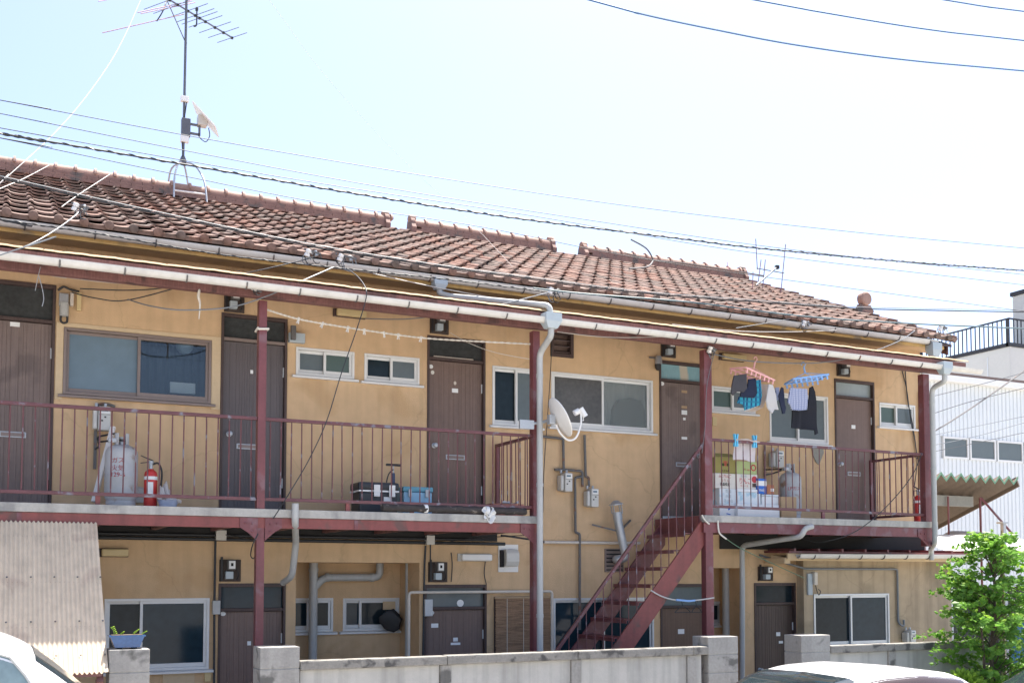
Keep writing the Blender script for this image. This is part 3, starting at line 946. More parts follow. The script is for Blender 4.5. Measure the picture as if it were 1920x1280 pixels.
# ---- balcony roof: timber beam, rafters, board, corrugated sheet, gutter
BZ = 5.13
MB().box(XL, at(1783, 720, -1.09).x, -1.095, -1.0, BZ - .098, BZ).build('eaves_beam', 'timber', B, bevel=.006)
AX1 = at(1817, 684, -1.42).x
AZ = 5.155       # sheet level at its front edge (y=-1.42)
asl = 0.20
for k in range(26):
    x = XL + .2 + k * .6
    if x < AX1 - .1:
        MB().prism([(-1.36, AZ - .10), (-.01, AZ - .10 + 1.35 * asl), (-.01, AZ - .04 + 1.35 * asl), (-1.36, AZ - .04)], 'x', x, x + .045).build('rafter', 'timber', B)
MB().prism([(-1.37, AZ - .035), (-.005, AZ - .035 + 1.365 * asl), (-.005, AZ - .018 + 1.365 * asl), (-1.37, AZ - .018)], 'x', XL, AX1 - .05).build('roof_board', 'timber', B)
MB().box(XL, AX1 - .03, -1.392, -1.372, AZ - .075, AZ - .012).build('fascia_board', 'timber', B)
nx = int((AX1 - XL) / .076 * 6)
MB().grid(lambda u, v: (XL + u * (AX1 - XL), -1.40 + v * 1.39, AZ + .012 + v * 1.39 * asl + .006 * math.sin(u * (AX1 - XL) / .076 * 2 * math.pi) ), nx, 1).build('corrugated_roof_sheet', 'awning', B, smooth=True, recalc=False)


fx = lambda u: XL + u * (AX1 - XL)
MB().grid(lambda u, v: (fx(u), -1.395 - v * .022, AZ + .022 - v * .020 + .0018 * math.sin(u * 310) + .0015 * math.sin(u * 97 + 1) + .0012 * math.sin(u * 731)), 420, 1).build('edge_flashing', 'flashing', B, smooth=True, recalc=False, solid=.006)


def gutter(x0, x1, y, z, r, name='gutter', m='gutter', drop=0.0):
    n = 10
    prof = [(y + r * math.cos(math.pi + math.pi * k / n), z + r * math.sin(math.pi + math.pi * k / n)) for k in range(n + 1)]
    inner = [(y + (r - .006) * math.cos(math.pi + math.pi * k / n), z + (r - .006) * math.sin(math.pi + math.pi * k / n)) for k in range(n + 1)]
    lip = [(y - r - .006, z + .0), (y - r - .006, z + .012), (y - r + .006, z + .012)]
    poly = [lip[0]] + prof[1:] + [(y + r, z + .006)] + inner[::-1][:-1] + [lip[2], lip[1]]
    mb_ = MB()
    N = len(poly)
    vs = [(x0, p[0], p[1]) for p in poly] + [(x1, p[0], p[1] - drop) for p in poly]
    mb_.add(vs, [tuple(range(N)), tuple(range(2 * N - 1, N - 1, -1))] + [(i, i + N, (i + 1) % N + N, (i + 1) % N) for i in range(N)])
    return mb_.build(name, m, B, smooth=True)


def gutter_brackets(par, x0, x1, step, y, z, r, m='iron', drop=0.0):
    k = 0
    x = x0 + .25
    while x < x1 - .1:
        zz = z - drop * (x - x0) / (x1 - x0)
        pts = [(x, y + r * 1.08 * math.cos(math.pi + math.pi * t / 8), zz + r * 1.08 * math.sin(math.pi + math.pi * t / 8)) for t in range(9)]
        MB().tube(pts, .0085, 5).build('gutter_bracket', m, par, smooth=True)
        x += step * random.uniform(.94, 1.06)


GX1 = at(1838, 700, -1.45).x
gt = gutter(XL, GX1, -1.45, 5.07, .05, drop=.03)
gutter_brackets(gt, XL, GX1 - .3, .56, -1.45, 5.07, .05, drop=.03)
# ---- main eave: soffit, fascia, gutter
MB().box(XL - .1, 12.80, -.33, -.30, 5.605, 5.675).build('fascia_board', 'fascia', B)
MB().prism([(-.30, 5.61), (.02, 5.62), (.02, 5.66), (-.30, 5.65)], 'x', XL - .1, 12.80).build('soffit', 'stucco', B)
MB().box(XL, 12.646, -.004, .02, 5.615, 5.70).build('wall_plate', 'stucco', B)
MG1 = at(1757, 642, -.42).x
mg = gutter(XL - .1, MG1, -.395, 5.685, .055)
gutter_brackets(mg, XL, MG1, .62, -.395, 5.685, .055)

# ---- tiled roof
RX_END = 12.93
roof = MB()
roof.prism([(EY + .04, EZ - .05), (RY, RZ - .05), (9.65, EZ - .05), (9.65, EZ - .09), (RY, RZ - .09), (EY + .04, EZ - .09)], 'x', XL - .2, RX_END - .06)
roof = roof.build('roof', 'wood_frame', B)
MB().prism([(EY + .1, EZ - .06), (RY, RZ - .06), (9.6, EZ - .06), (9.6, EZ - .2), (RY, RZ - .2), (EY + .1, EZ - .2)], 'x', RX_END - .09, RX_END - .062).build('bargeboard', 'timber', roof)
TW, RUN, NR = 0.236, 0.3885, 13
ca, sa = 1 / math.sqrt(1 + SLOPE ** 2), SLOPE / math.sqrt(1 + SLOPE ** 2)
PROF = [(0, .006), (.006, .018), (.018, .029), (.034, .032), (.050, .026), (.064, .010), (.10, .003), (.16, .0), (.205, .002), (.243, .008)]
TL = RUN / ca + .05


def tile_mesh(cap=False):
    t = MB()
    n = len(PROF)

    def pt(u, h, v):
        lift = .040 * (1 - v / TL)
        nn = h + lift
        return (u, v * ca - nn * sa, v * sa + nn * ca)
    th = .020
    vs = []
    for v in (0, TL):
        vs += [pt(u, h, v) for u, h in PROF] + [pt(u, h - th, v) for u, h in PROF]
    fs = []
    for i in range(n - 1):
        fs.append((i, i + 1, 2 * n + i + 1, 2 * n + i))
        fs.append((i, n + i, n + i + 1, i + 1))
        fs.append((n + i, 3 * n + i, 3 * n + i + 1, n + i + 1))
    fs.append((0, 2 * n, 3 * n, n))
    fs.append((n - 1, 2 * n - 1, 4 * n - 1, 3 * n - 1))
    t.add(vs, fs)
    if cap:
        c0 = [pt(u, h, -.004) for u, h in PROF[:6]] + [pt(.085, -.045, -.004), pt(-.004, -.045, -.004)]
        t.add(c0, [tuple(range(len(c0)))])
        c1 = [pt(u, h - .004, 0.002) for u, h in PROF[5:]] + [pt(.243, -.045, .002), pt(.09, -.045, .002)]
        t.add(c1, [tuple(range(len(c1)))])
        n0 = len(t.v)
        t.lathe([(.040, -.010), (.046, -.006), (.046, .03), (.040, .034)], pt(.036, .004, -.012), 14, axis=(0, -ca, -sa))
    return t


TM = tile_mesh().mesh('roof_tile', M['tile'], smooth=True)
TMC = tile_mesh(True).mesh('eave_tile', M['tile'], smooth=True)
cands = []
ncol = int((RX_END - XL + .2) / TW)
for r_ in range(NR):
    for c_ in range(ncol + 1):
        x = RX_END - TW - c_ * TW
        y = EY + r_ * RUN
        z = EZ + r_ * RUN * SLOPE
        px, py = proj((x + TW / 2, y, z))
        vis = -10 < px < 1930
        dist = (Vector((x, y, z)) - CAM).length
        cands.append((0 if vis else 1, r_ > 0, dist, r_, x, y, z))
cands.sort()
rest = MB()
tmb = tile_mesh()
for i, (v_, e_, d_, r_, x, y, z) in enumerate(cands):
    jx, jz = random.uniform(-.004, .004), random.uniform(-.003, .005)
    jr = rad(random.uniform(-1.4, 1.4) if random.random() > .03 else random.uniform(-4, 4))
    if i < 300:
        inst('roof_tile', TMC if r_ == 0 else TM, roof, (x + jx, y, z + jz), (rad(random.uniform(-.9, .9)), rad(random.uniform(-.6, .6)), jr))
    else:
        c, s_ = math.cos(jr), math.sin(jr)
        rest.add([(x + jx + p[0] * c - p[1] * s_, y + p[0] * s_ + p[1] * c, z + jz + p[2]) for p in (tmb.v if r_ else tile_mesh(True).v)], tmb.f if r_ else tile_mesh(True).f)
o = rest.build('roof_tiles', M['tile'], roof, smooth=True, recalc=False)
o['kind'] = 'stuff'
# ridge: stacked flat tiles and round caps, in three runs with end ornaments
CAPM = None


def ridge_run(x0, x1, ends=(False, False)):
    global CAPM
    base = RZ - .01
    n = int((x1 - x0) / .31)
    for k in range(3):
        hw = .125 - .012 * k
        j = 0
        x = x0 + (k % 2) * .15
        while x < x1 - .02:
            xe = min(x + .305, x1)
            MB().box(x, xe - .004, RY - hw, RY + hw, base + k * .045, base + k * .045 + .041).build('ridge_brick', 'ridge', roof, bevel=.004)
            x = xe
    MB().box(x0, x1, RY - .09, RY + .09, base + .135, base + .15).build('ridge_lath', 'ridge_cap', roof)
    if CAPM is None:
        c = MB()
        prof = [(.082 * math.cos(math.pi * t / 10), .082 * math.sin(math.pi * t / 10)) for t in range(11)]
        c.prism([(p[0], p[1]) for p in prof], 'x', 0, .262)
        prof = [(.112 * math.cos(math.pi * t / 10), .112 * math.sin(math.pi * t / 10)) for t in range(11)]
        c.prism([(p[0], p[1]) for p in prof], 'x', .232, .266)
        CAPM = c.mesh('ridge_cap', 'ridge_cap', smooth=True)
    x = x0
    while x < x1 - .1:
        inst('ridge_cap', CAPM, roof, (x, RY, base + .15 + random.uniform(-.004, .004)), (0, 0, rad(random.uniform(-1.2, 1.2))))
        x += .268
    for (e, xe, s) in ((ends[0], x0, -1), (ends[1], x1, 1)):
        if e:
            prof = [(-.15, -.06), (.15, -.06), (.165, .06), (.115, .13)] + [(.115 * math.cos(math.pi * t / 10), .14 + .115 * math.sin(math.pi * t / 10)) for t in range(11)] + [(-.115, .13), (-.165, .06)]
            MB().prism([(RY + p[0], base + p[1]) for p in prof], 'x', xe - .03 * (s < 0) - .05 * (s > 0), xe + .03 * (s > 0) + .05 * (s < 0)).build('ridge_end_ornament', 'ridge', roof, bevel=.012)
            MB().lathe([(.05, -.05), (.062, -.03), (.062, .06), (.04, .075)], (xe - s * .03, RY, base + .235), 14, axis=(s, 0, 0)).build('ornament_knob', 'ridge_cap', roof, smooth=True)


def ridge_x(px):
    lo, hi = -5.0, 20.0
    for _ in range(50):
        m_ = (lo + hi) / 2
        if proj((m_, RY, RZ + .1))[0] < px:
            lo = m_
        else:
            hi = m_
    return lo


ridge_run(XL - .2, ridge_x(724), (False, True))
ridge_run(ridge_x(770), ridge_x(1034), (True, True))
ridge_run(ridge_x(1092), ridge_x(1393), (True, True))
MB().prism([(RY - .16, RZ - .055), (RY, RZ + .02), (RY + .16, RZ - .055), (RY, RZ - .03)], 'x', XL - .2, RX_END - .04).build('ridge_underlay', M['tile'], roof)
# verge tiles along the right gable edge
for k in range(NR):
    y, z = EY + k * RUN, EZ + k * RUN * SLOPE
    MB().bar((RX_END - .012, y, z + .028), (RX_END - .012, y + RUN + .02, z + (RUN + .02) * SLOPE + .0), .03, .10).build('verge_tile', M['tile'], roof, bevel=.006)
yv = 1.44
zv = EZ + SLOPE * (yv - EY)
o = MB().prism([(-.15, -.02), (.15, -.02), (.19, .05), (.13, .11), (.13, .14), (-.13, .14), (-.13, .11), (-.19, .05)], 'y', yv - .04, yv + .04)
o.v = [(p[0] + 12.93, p[1], p[2] + zv + .03) for p in o.v]
o.build('verge_end_ornament', 'ridge', roof, bevel=.012)
MB().lathe([(.09, -.06), (.115, -.04), (.115, .06), (.09, .08)], (12.93, yv, zv + .27), 18, axis=(0, -1, 0)).build('ornament_knob', 'ridge_cap', roof, smooth=True)


# ---- rainwater pipes
def pipe(pts, r, m, name='downpipe', n=10, par=None, k=4, sm=True):
    """round pipe with slightly rounded elbows"""
    pts = [Vector(p) for p in pts]
    out = [pts[0]]
    for i in range(1, len(pts) - 1):
        a, b, c = pts[i - 1], pts[i], pts[i + 1]
        e = min(r * 2.2, (a - b).length * .45, (c - b).length * .45)
        p, q_ = b + (a - b).normalized() * e, b + (c - b).normalized() * e
        for t in range(k + 1):
            s = t / k
            out.append((1 - s) ** 2 * p + 2 * s * (1 - s) * b + s * s * q_)
    out.append(pts[-1])
    return MB().tube(out, r, n).build(name, m, B if par is None else par, smooth=sm)


def collars(par, p, q_, r, ts, m):
    p, q_ = Vector(p), Vector(q_)
    d = (q_ - p).normalized()
    for t in ts:
        c = p.lerp(q_, t)
        MB().tube([c - d * .02, c + d * .02], r * 1.14, 12).build('pipe_collar', m, par, smooth=True)


def hopper(c, s, m='pipe_blue', h=.13):
    x, y, z = c
    k = MB()
    top = [(x - s, y - s * .8), (x + s, y - s * .8), (x + s, y + s * .8), (x - s, y + s * .8)]
    bot = [(x - s * .62, y - s * .5), (x + s * .62, y - s * .5), (x + s * .62, y + s * .5), (x - s * .62, y + s * .5)]
    k.add([(*p, z) for p in top] + [(*p, z - h * .55) for p in top] + [(*p, z - h) for p in bot],
          [(0, 1, 2, 3), (0, 4, 5, 1), (1, 5, 6, 2), (2, 6, 7, 3), (3, 7, 4, 0), (4, 8, 9, 5), (5, 9, 10, 6), (6, 10, 11, 7), (7, 11, 8, 4), (11, 10, 9, 8)])
    return k.build('rain_hopper', m, B, bevel=.006)


q = at(825, 531, -.42)
hopper((q.x, -.40, 5.665), .082)
qa, qb = at(1028, 572, -.55), at(1033, 596, -1.43)
pz = at(930, 558, -.45).z
p0 = pipe([(q.x, -.40, 5.56), (q.x, -.40, 5.50), (q.x + .10, -.45, 5.465), (at(1031, 573, -1.43).x, -1.43, at(1031, 573, -1.43).z), (at(1032, 590, -1.43).x, -1.43, 5.08)], .034, 'pipe')
hx = at(1033, 606, -1.45).x
hopper((hx, -1.45, 5.12), .10, h=.17)
dx = at(1012, 800, -1.2).x
p1 = pipe([(hx, -1.45, 4.96), (hx, -1.45, 4.87), (dx, -1.2, 4.72), (dx, -1.2, 0)], .036, 'pipe')
collars(p1, (dx, -1.2, 4.6), (dx, -1.2, 0), .036, (.03, .3, .62, .85), 'pipe')
# right end: hoppers and pipe to the annex roof
hopper((MG1 - .05, -.40, 5.66), .095, h=.20)
pipe([(MG1 - .05, -.40, 5.47), (MG1 - .05, -.40, 5.22)], .035, 'pipe_blue')
qx = at(1771, 690, -1.45).x
hopper((qx, -1.45, 5.10), .085, h=.17)
ex = at(1748, 760, -1.2).x
ze = at(1760, 1018, -1.2).z
p2 = pipe([(qx, -1.45, 4.93), (qx, -1.45, 4.84), (ex, -1.2, 4.78), (ex, -1.2, ze), (ex + .40, -.75, ze - .06), (ex + .55, -.62, ze - .09), (ex + .55, -.62, ze - .22)], .036, 'pipe')
collars(p2, (ex, -1.2, 4.7), (ex, -1.2, ze), .036, (.05, .5, .9), 'pipe')
# balcony drains
zz = ZS - .03
qx = at(554, 960, -1.18).x
q2 = at(566, 1040, -.95).x
pipe([(qx, -1.17, ZS + .06), (qx, -1.17, ZS - .13), (q2, -.7, ZS - .32), (q2, -.55, 2.19), (q2 - .05, -.35, 2.12)], .036, 'pipe')
gx = at(1392, 1100, -.25).x
qa = at(1512, 986, -1.18)
pipe([(qa.x + .08, -1.2, 2.83), (qa.x - .04, -1.2, 2.80), (qa.x - .06, -1.15, 2.70), (gx, -.25, 2.60), (gx, -.25, 2.08), (gx - .01, -.22, 0)], .036, 'pipe')
# thick soil pipes in the recesses
tx = at(587, 1150, RD - .13).x
pa = pipe([(tx, RD - .13, 2.36), (tx, RD - .13, 0)], .052, 'pipe')
collars(pa, (tx, RD - .13, 2.36), (tx, RD - .13, 0), .052, (.04, .2), 'pipe')
bx = at(712, 1075, RD - .13).x
bz = at(650, 1082, RD - .13).z
pb = pipe([(bx, RD - .13, 2.36), (bx, RD - .13, bz), (tx + .12, RD - .13, bz), (tx, RD - .13, bz - .13)], .046, 'pipe')
collars(pb, (bx, RD - .13, bz), (tx, RD - .13, bz), .046, (.12, .8), 'pipe')
cx = at(761, 1150, RD - .2).x
pipe([(cx, RD - .25, 2.36), (cx, RD - .25, 0)], .026, 'pipe')
cx = at(766.5, 1150, -.08).x
cz = at(900, 1109, -.08).z
cx2 = at(1035, 1150, -.08).x
pipe([(cx, -.08, 0), (cx, -.08, cz), (cx2, -.08, cz), (cx2, -.08, 0)], .018, 'pipe_cream')
sx = at(1359, 1130, QD - .15).x
pc = pipe([(sx, QD - .18, 2.32), (sx, QD - .18, 0)], .055, 'pipe')
# horizontal white conduit on the middle wall
pipe([at(1020, 1016, -.04), at(1200, 1018, -.04)], .020, 'pipe_cream', name='conduit')
pipe([at(940, 1003, -.5), at(1018, 1014, -.1), at(1020, 1016, -.04)], .012, 'wire', name='conduit')
# black cable tray running under the left balcony
pipe([(XL, -.03, 2.60), (5.6, -.03, 2.585)], .02, 'wire', name='conduit')
pipe([(XL, -.06, 2.64), (5.3, -.06, 2.63)], .014, 'wire', name='conduit')

# ---- steel staircase
S0 = Vector((7.80, 0, 2.93))
SL = (2.93 - 1.324) / (7.81 - 6.51)
xg = S0.x - S0.z / SL


def stringer(y0, y1, m):
    h = .20
    mb_ = MB()
    dxs = h / SL
    mb_.prism([(S0.x + .06, S0.z + .02), (S0.x + .06, S0.z - .33), (xg + dxs + .10, 0), (xg - .03, 0), (xg, .06)], 'y', y0, y1)
    return mb_


st = stringer(-1.06, -1.03, 'maroon_red').build('staircase', 'maroon_red', B, bevel=.005)
stringer(-.17, -.14, 'maroon').build('stringer', 'maroon', st, bevel=.005)
MB().box(7.78, 7.83, -1.02, -.05, ZSR - .22, ZSR - .005).build('landing_beam', 'maroon', st)
NS = 14
for k in range(1, NS):
    z = 2.93 * k / NS
    x = xg + z / SL
    MB().box(x - .06, x + .19, -1.028, -.172, z - .012, z).box(x - .06, x - .052, -1.028, -.172, z - .045, z - .012).build('tread', 'maroon', st)
hr0, hr1 = Vector((xg, -1.05, .06 + .86)), Vector((S0.x + .05, -1.05, S0.z + .92))
MB().bar(hr0 + Vector((-.05, 0, -.06)), hr1, .04, .036).build('handrail', 'rail', st, bevel=.004)
for k in range(21):
    t = (k + .4) / 21
    p = hr0.lerp(hr1, t)
    o = inst('baluster', BAL, st, (p.x, -1.05, p.z - .90))
    o.scale = (1, 1, .90)

# ---- annex at the right end
AXL, AXR = at(1507, 1100, -.15).x, 13.04
AY = -.15
AWN = corners(1525, 1113, 1668, 1208, AY)
mb = MB()
wall_openings(mb, AXL, AXR, 0, 2.52, [AWN], AY)
mb.add([(AXL, AY, 0), (AXL, 0.05, 0), (AXL, 0.05, 2.6), (AXL, AY, 2.52)], [(3, 2, 1, 0)])
mb.add([(AXR, AY, 0), (AXR, 4, 0), (AXR, 4, 2.9), (AXR, AY, 2.52)], [(0, 1, 2, 3)])
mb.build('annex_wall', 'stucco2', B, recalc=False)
window(*AWN, AY, 'alu', ('frost_dark', 'frost_navy'), front='right')
AXRL, AXRR = at(1492, 1035, -.52).x, 13.2
ar = MB().prism([(-.52, 2.50), (.3, 2.52), (.3, 2.55), (-.52, 2.53)], 'x', AXRL - .12, AXRR).build('annex_roof', 'maroon', B)
MB().box(AXRL - .12, AXRR, -.50, -.47, 2.42, 2.498).build('fascia_board', 'trim', ar)
MB().prism([(-.47, 2.40), (AY - .002, 2.44), (AY - .002, 2.48), (-.47, 2.44)], 'x', AXRL - .12, AXRR).build('soffit', 'trim', ar)
k = 0
x = AXRL - .05
while x < AXRR:
    MB().prism([(-.545, 2.525), (.28, 2.545), (.28, 2.575), (-.545, 2.565)], 'x', x, x + .035).build('roof_batten', 'maroon', ar)
    x += .42
ag = gutter(AXRL, at(1812, 1038, -.57).x + .1, -.57, 2.475, .05, drop=-.02)
gutter_brackets(ag, AXRL, AXRR - .3, .42, -.57, 2.475, .05, drop=-.02)
qq = at(1471, 1038, -.4)
MB().box(qq.x - .05, qq.x + .05, -.46, -.03, 2.36, 2.44).build('bracket_block', 'trim', B, bevel=.01)
# gas line on the annex wall
z1 = at(1560, 1066, AY).z
qx = at(1680, 1100, AY).x
pipe([at(1424, 1040, -.02), (at(1508, 1066, AY).x, AY - .03, z1), (qx, AY - .03, z1), (qx, AY - .03, at(1680, 1165, AY).z), (qx + .04, AY - .05, at(1680, 1172, AY).z), (qx + .09, AY - .05, at(1680, 1172, AY).z), (qx + .09, AY - .05, 1.55)], .016, 'wire_grey', name='gas_pipe')
pipe([(AXR + .02, AY + .03, 2.2), (AXR + .02, AY + .03, 0)], .03, 'white', name='downpipe')
# terminal box with phone-like junction on the annex corner
q = at(1516, 1092, AY)
tb = MB().box(q.x - .035, q.x + .045, AY - .035, AY, q.z - .17, q.z + .13).build('terminal_box', 'pipe_blue', B, bevel=.006)
MB().box(q.x + .05, q.x + .11, AY - .07, AY - .005, q.z - .03, q.z + .15).build('cover', 'pipe_cream', tb, bevel=.012)
MB().tube(smooth_path([(q.x + .08, AY - .05, q.z - .03), (q.x + .10, AY - .06, q.z - .12), (q.x + .14, AY - .05, q.z - .17), (q.x + .17, AY - .05, q.z - .12), (q.x + .13, AY - .05, q.z - .09)]), .006, 6).build('loose_wire', 'wire', tb, smooth=True)

# ---- middle-wall gas piping
y = -.05
p = lambda a, b: at(a, b, y)
pipe([p(1056, 822), p(1057, 882)], .017, 'iron', 'gas_pipe')
pipe([at(1015, 818, y), p(1056, 822)], .017, 'iron', 'gas_pipe')
pipe([p(1096, 815), p(1098, 893), p(1104, 895), p(1104, 912)], .017, 'iron', 'gas_pipe')
pipe([p(1040, 880), p(1057, 880), p(1092, 883), p(1092, 912)], .017, 'iron', 'gas_pipe')
pipe([p(1092, 893), p(1078, 895), p(1079, 998), p(1087, 1000), p(1087, 1180)], .017, 'iron', 'gas_pipe')
# ---- flue
y = -.25
fl = pipe([at(1155, 1048, 0), at(1156, 1048, -.16), at(1174, 1046, -.22), at(1158, 972, -.22)], .055, 'galv', 'flue')
a, b = at(1159, 974, -.22), at(1155, 945, -.22)
dr = (b - a).normalized()
cp = MB()
cp.tube([a, a + dr * .10], .062, 12).tube([a + dr * .19, a + dr * .20, a + dr * .25], [.095, .095, .03], 12)
cp.build('flue_cap', 'galv', fl, smooth=True)
for k in range(4):
    t = k * math.pi / 2 + .5
    o_ = Vector((math.cos(t) * .075, math.sin(t) * .075, 0))
    MB().bar(a + dr * .08 + o_, a + dr * .2 + o_, .02, .006).build('cap_strap', 'galv', fl)
MB().bar(at(1110, 983, -.05), at(1158, 995, -.20), .02, .02).build('flue_stay', 'iron', fl)
MB().bar(at(1182, 975, -.05), at(1165, 992, -.20), .02, .02).build('flue_stay', 'iron', fl)
q, q2 = at(1133, 1028, 0), at(1168, 1072, 0)
fp = MB().box(q.x, q2.x, -.02, 0, q2.z, q.z).build('flue_grille', 'alu_brown', B, bevel=.004)
for k in range(6):
    z = q2.z + .03 + k * (q.z - q2.z - .05) / 5
    MB().box(q.x + .02, q2.x - .02, -.028, -.02, z - .008, z + .008).build('slat', 'dark', fp)
# junction boxes and conduits
for (px, py, Y, sx_, sz_, m_) in ((414, 1003, -.05, .055, .055, 'meter'), (405, 1138, -.03, .04, .075, 'pipe'), (806, 1012, -.05, .05, .055, 'meter'), (556, 634, -.03, .09, .055, 'pipe_blue')):
    q = at(px, py, Y)
    MB().box(q.x - sx_, q.x + sx_, Y - .04, -.001, q.z - sz_, q.z + sz_).build('junction_box', m_, B, bevel=.006)
q = at(549, 624, -.03)
MB().box(q.x - .035, q.x + .02, -.11, -.06, q.z - .09, q.z + .07).build('bell_box', 'iron', B, bevel=.006)
q = at(800, 1140, 0)
jb = MB().box(q.x - .05, q.x + .05, -.075, -.015, q.z - .09, q.z + .11).build('junction_box', 'galv', B, bevel=.006)
pipe([at(404, 1010, -.03), at(402, 1130, -.03), at(401, 1290, -.03)], .013, 'wire', 'conduit')
pipe([at(798, 1022, -.03), at(796, 1060, -.03), at(792, 1290, -.03)], .012, 'wire', 'conduit')
pipe([at(807, 1020, -.03), at(807, 1070, -.03)], .008, 'wire', 'conduit')
pipe(smooth_path([at(846, 1035, -.02), at(848, 1060, -.02), at(846, 1090, -.02)]), .006, 'wire', 'conduit')
pipe(smooth_path([at(910, 1052, -.02), at(908, 1075, -.02), at(912, 1095, -.02)]), .006, 'wire', 'conduit')
# soot-stained cable bundle on the right end wall
pipe(smooth_path([at(1690, 690, -.02), at(1700, 730, -.02), at(1708, 790, -.03), at(1716, 830, -.03), at(1719, 870, -.03), at(1712, 930, -.1)]), .007, 'wire', 'conduit')
pipe(smooth_path([at(1697, 690, -.02), at(1702, 750, -.03), at(1712, 800, -.02), at(1720, 860, -.02)]), .008, 'wire', 'conduit')
pipe([(XR - .04, -.03, 5.0), (XR - .05, -.03, 2.95)], .02, 'trim', 'conduit')
pipe([(XR + .01, -.02, 5.3), (XR + .01, -.02, 2.4)], .016, 'pipe_cream', 'conduit')

# ================================================================== things on and around the house
# ---- electric meters on dark boards
def electric_meter(px, py, Y, label, wd=.22, h=.24, dx=.0, grey=True):
    q = at(px, py, Y)
    t = thing('electric_meter', label, 'electric meter', (q.x, Y, q.z - h / 2), group='electric meters over the doors')
    MB().box(-wd / 2, wd / 2, -.025, 0, 0, h).build('board', 'board', t, bevel=.003)
    MB().box(-wd / 2 + .01, -wd / 2 + .03, -.05, -.026, .01, h + .03).build('cable_riser', 'black', t)
    c = MB().box(dx - .045, dx + .045, -.115, -.026, h * .52, h * .98).build('meter_case', 'iron', t, bevel=.012)
    MB().box(dx - .032, dx + .036, -.122, -.116, h * .58, h * .94).build('dial_window', 'white', c, bevel=.003)
    MB().box(dx - .012, dx + .014, -.1245, -.1225, h * .70, h * .84).build('dial', 'dark', c)
    if grey:
        MB().box(dx - .06, dx + .02, -.10, -.026, h * .12, h * .46).build('breaker_box', 'pipe_blue', t, bevel=.006)
    MB().tube(smooth_path([(wd * .3, -.03, 0.02), (wd * .36, -.06, h * .3), (wd * .25, -.06, h * .6), (dx + .04, -.07, h * .7)]), .006, 6).build('wire', 'black', t, smooth=True)
    return t


electric_meter(439, 566, 0, 'electric meter on dark board above the upper door behind the second red post')
electric_meter(823, 608, 0, 'electric meter on dark board above the upper door behind the clothes-peg rope', .24, .24)
electric_meter(1252, 655, 0, 'electric meter above the upper door at the head of the stairs', .23, .22)
electric_meter(1580, 692, 0, 'electric meter above the rightmost upper door', .24, .22)
electric_meter(431, 1069, 0, 'electric meter on dark board above the leftmost ground-floor door', .23, .24)
electric_meter(820, 1072, 0, 'electric meter on dark board above the ground-floor door beside the recess', .24, .24)
electric_meter(1434, 1075, 0, 'electric meter on dark board above the darkest ground-floor door', .25, .20)
# ---- cable entry by the first door
q = at(118, 570, 0)
t = thing('cable_entry_box', 'grey cable entry with hanging tube and ivory fuse beside the leftmost upper door', 'cable box', (q.x, 0, q.z))
MB().box(-.04, .05, -.07, 0, -.03, .10).build('box', 'galv', t, bevel=.006)
MB().tube([(0.01, -.06, -.14), (0.01, -.06, .0)], .045, 14).build('tube', 'pipe', t, smooth=True)
MB().tube(smooth_path([(-.02, -.06, -.13), (-.02, -.06, -.19), (.01, -.06, -.21), (.04, -.06, -.19), (.04, -.06, -.13)]), .012, 8).build('cable_loop', 'black', t, smooth=True)
MB().box(.065, .10, -.05, 0, -.02, .12).build('relay', 'pipe_cream', t, bevel=.006)
MB().box(.13, .175, -.05, 0, -.06, .13).build('fuse', 'ivory', t, bevel=.006)
MB().tube(smooth_path([(-.05, -.03, .13), (.0, -.05, .17), (.06, -.05, .15), (.15, -.03, .14)]), .012, 6).build('wire', 'black', t, smooth=True)
q = at(1230, 680, 0)
t = thing('cable_entry_box', 'grey metal cable sleeve on the wall left of the stained-glass transom', 'cable box', (q.x, 0, q.z))
MB().lathe([(.04, -.03), (.05, -.028), (.045, .06), (.035, .08)], (0, -.06, 0), 14).build('sleeve', 'galv', t, smooth=True)
MB().lathe([(.02, -.11), (.04, -.08), (.042, -.031), (.03, -.03)], (-.01, -.06, 0), 12).build('plug', 'black', t, smooth=True)
MB().bar((-.12, -.02, .06), (.05, -.05, .05), .02, .02).build('bracket', 'iron', t)


# ---- wall lamps
def wall_lamp(px0, px1, py0, py1, label, m='ivory', Y=0.0):
    a, b = at(px0, py0, Y), at(px1, py1, Y)
    cx, cz = (a.x + b.x) / 2, (a.z + b.z) / 2
    wd, h = b.x - a.x, .085
    t = thing('wall_lamp', label, 'lamp', (cx, Y, cz), group='tube lamps on the wall')
    MB().box(-wd / 2, wd / 2, -.03, 0, -h / 2 - .006, h / 2).build('housing', 'wood_frame' if m == 'ivory' else 'meter', t, bevel=.003)
    MB().box(-wd / 2 + .03, wd / 2 - .004, -.095, -.031, -h / 2, h / 2 - .008).build('diffuser', m, t, bevel=.014)
    return t


wall_lamp(624, 684, 577, 600, 'yellowed tube lamp under the balcony roof between two upper doors')
wall_lamp(1347, 1393, 661, 680, 'yellowed tube lamp above the laundry')
wall_lamp(184, 240, 1026, 1044, 'yellowed tube lamp beside the corrugated lean-to')
wall_lamp(857, 918, 1034, 1054, 'white tube lamp under the left balcony near the vent hood', 'white')
# ---- vent hood
q = at(952, 1046, 0)
t = thing('vent_hood', 'white square vent hood on the wall beside the second lower post', 'vent', (q.x, 0, q.z))
MB().box(-.135, .135, -.02, 0, -.17, .17).build('plate', 'white', t, bevel=.005)
MB().prism([(-.021, -.10), (-.10, -.10), (-.13, -.04), (-.13, .06), (-.09, .11), (-.021, .11)], 'x', -.075, .10).build('hood', 'meter', t, bevel=.012)
MB().box(-.12, -.077, -.06, -.021, -.11, .10).build('duct', 'dark', t)


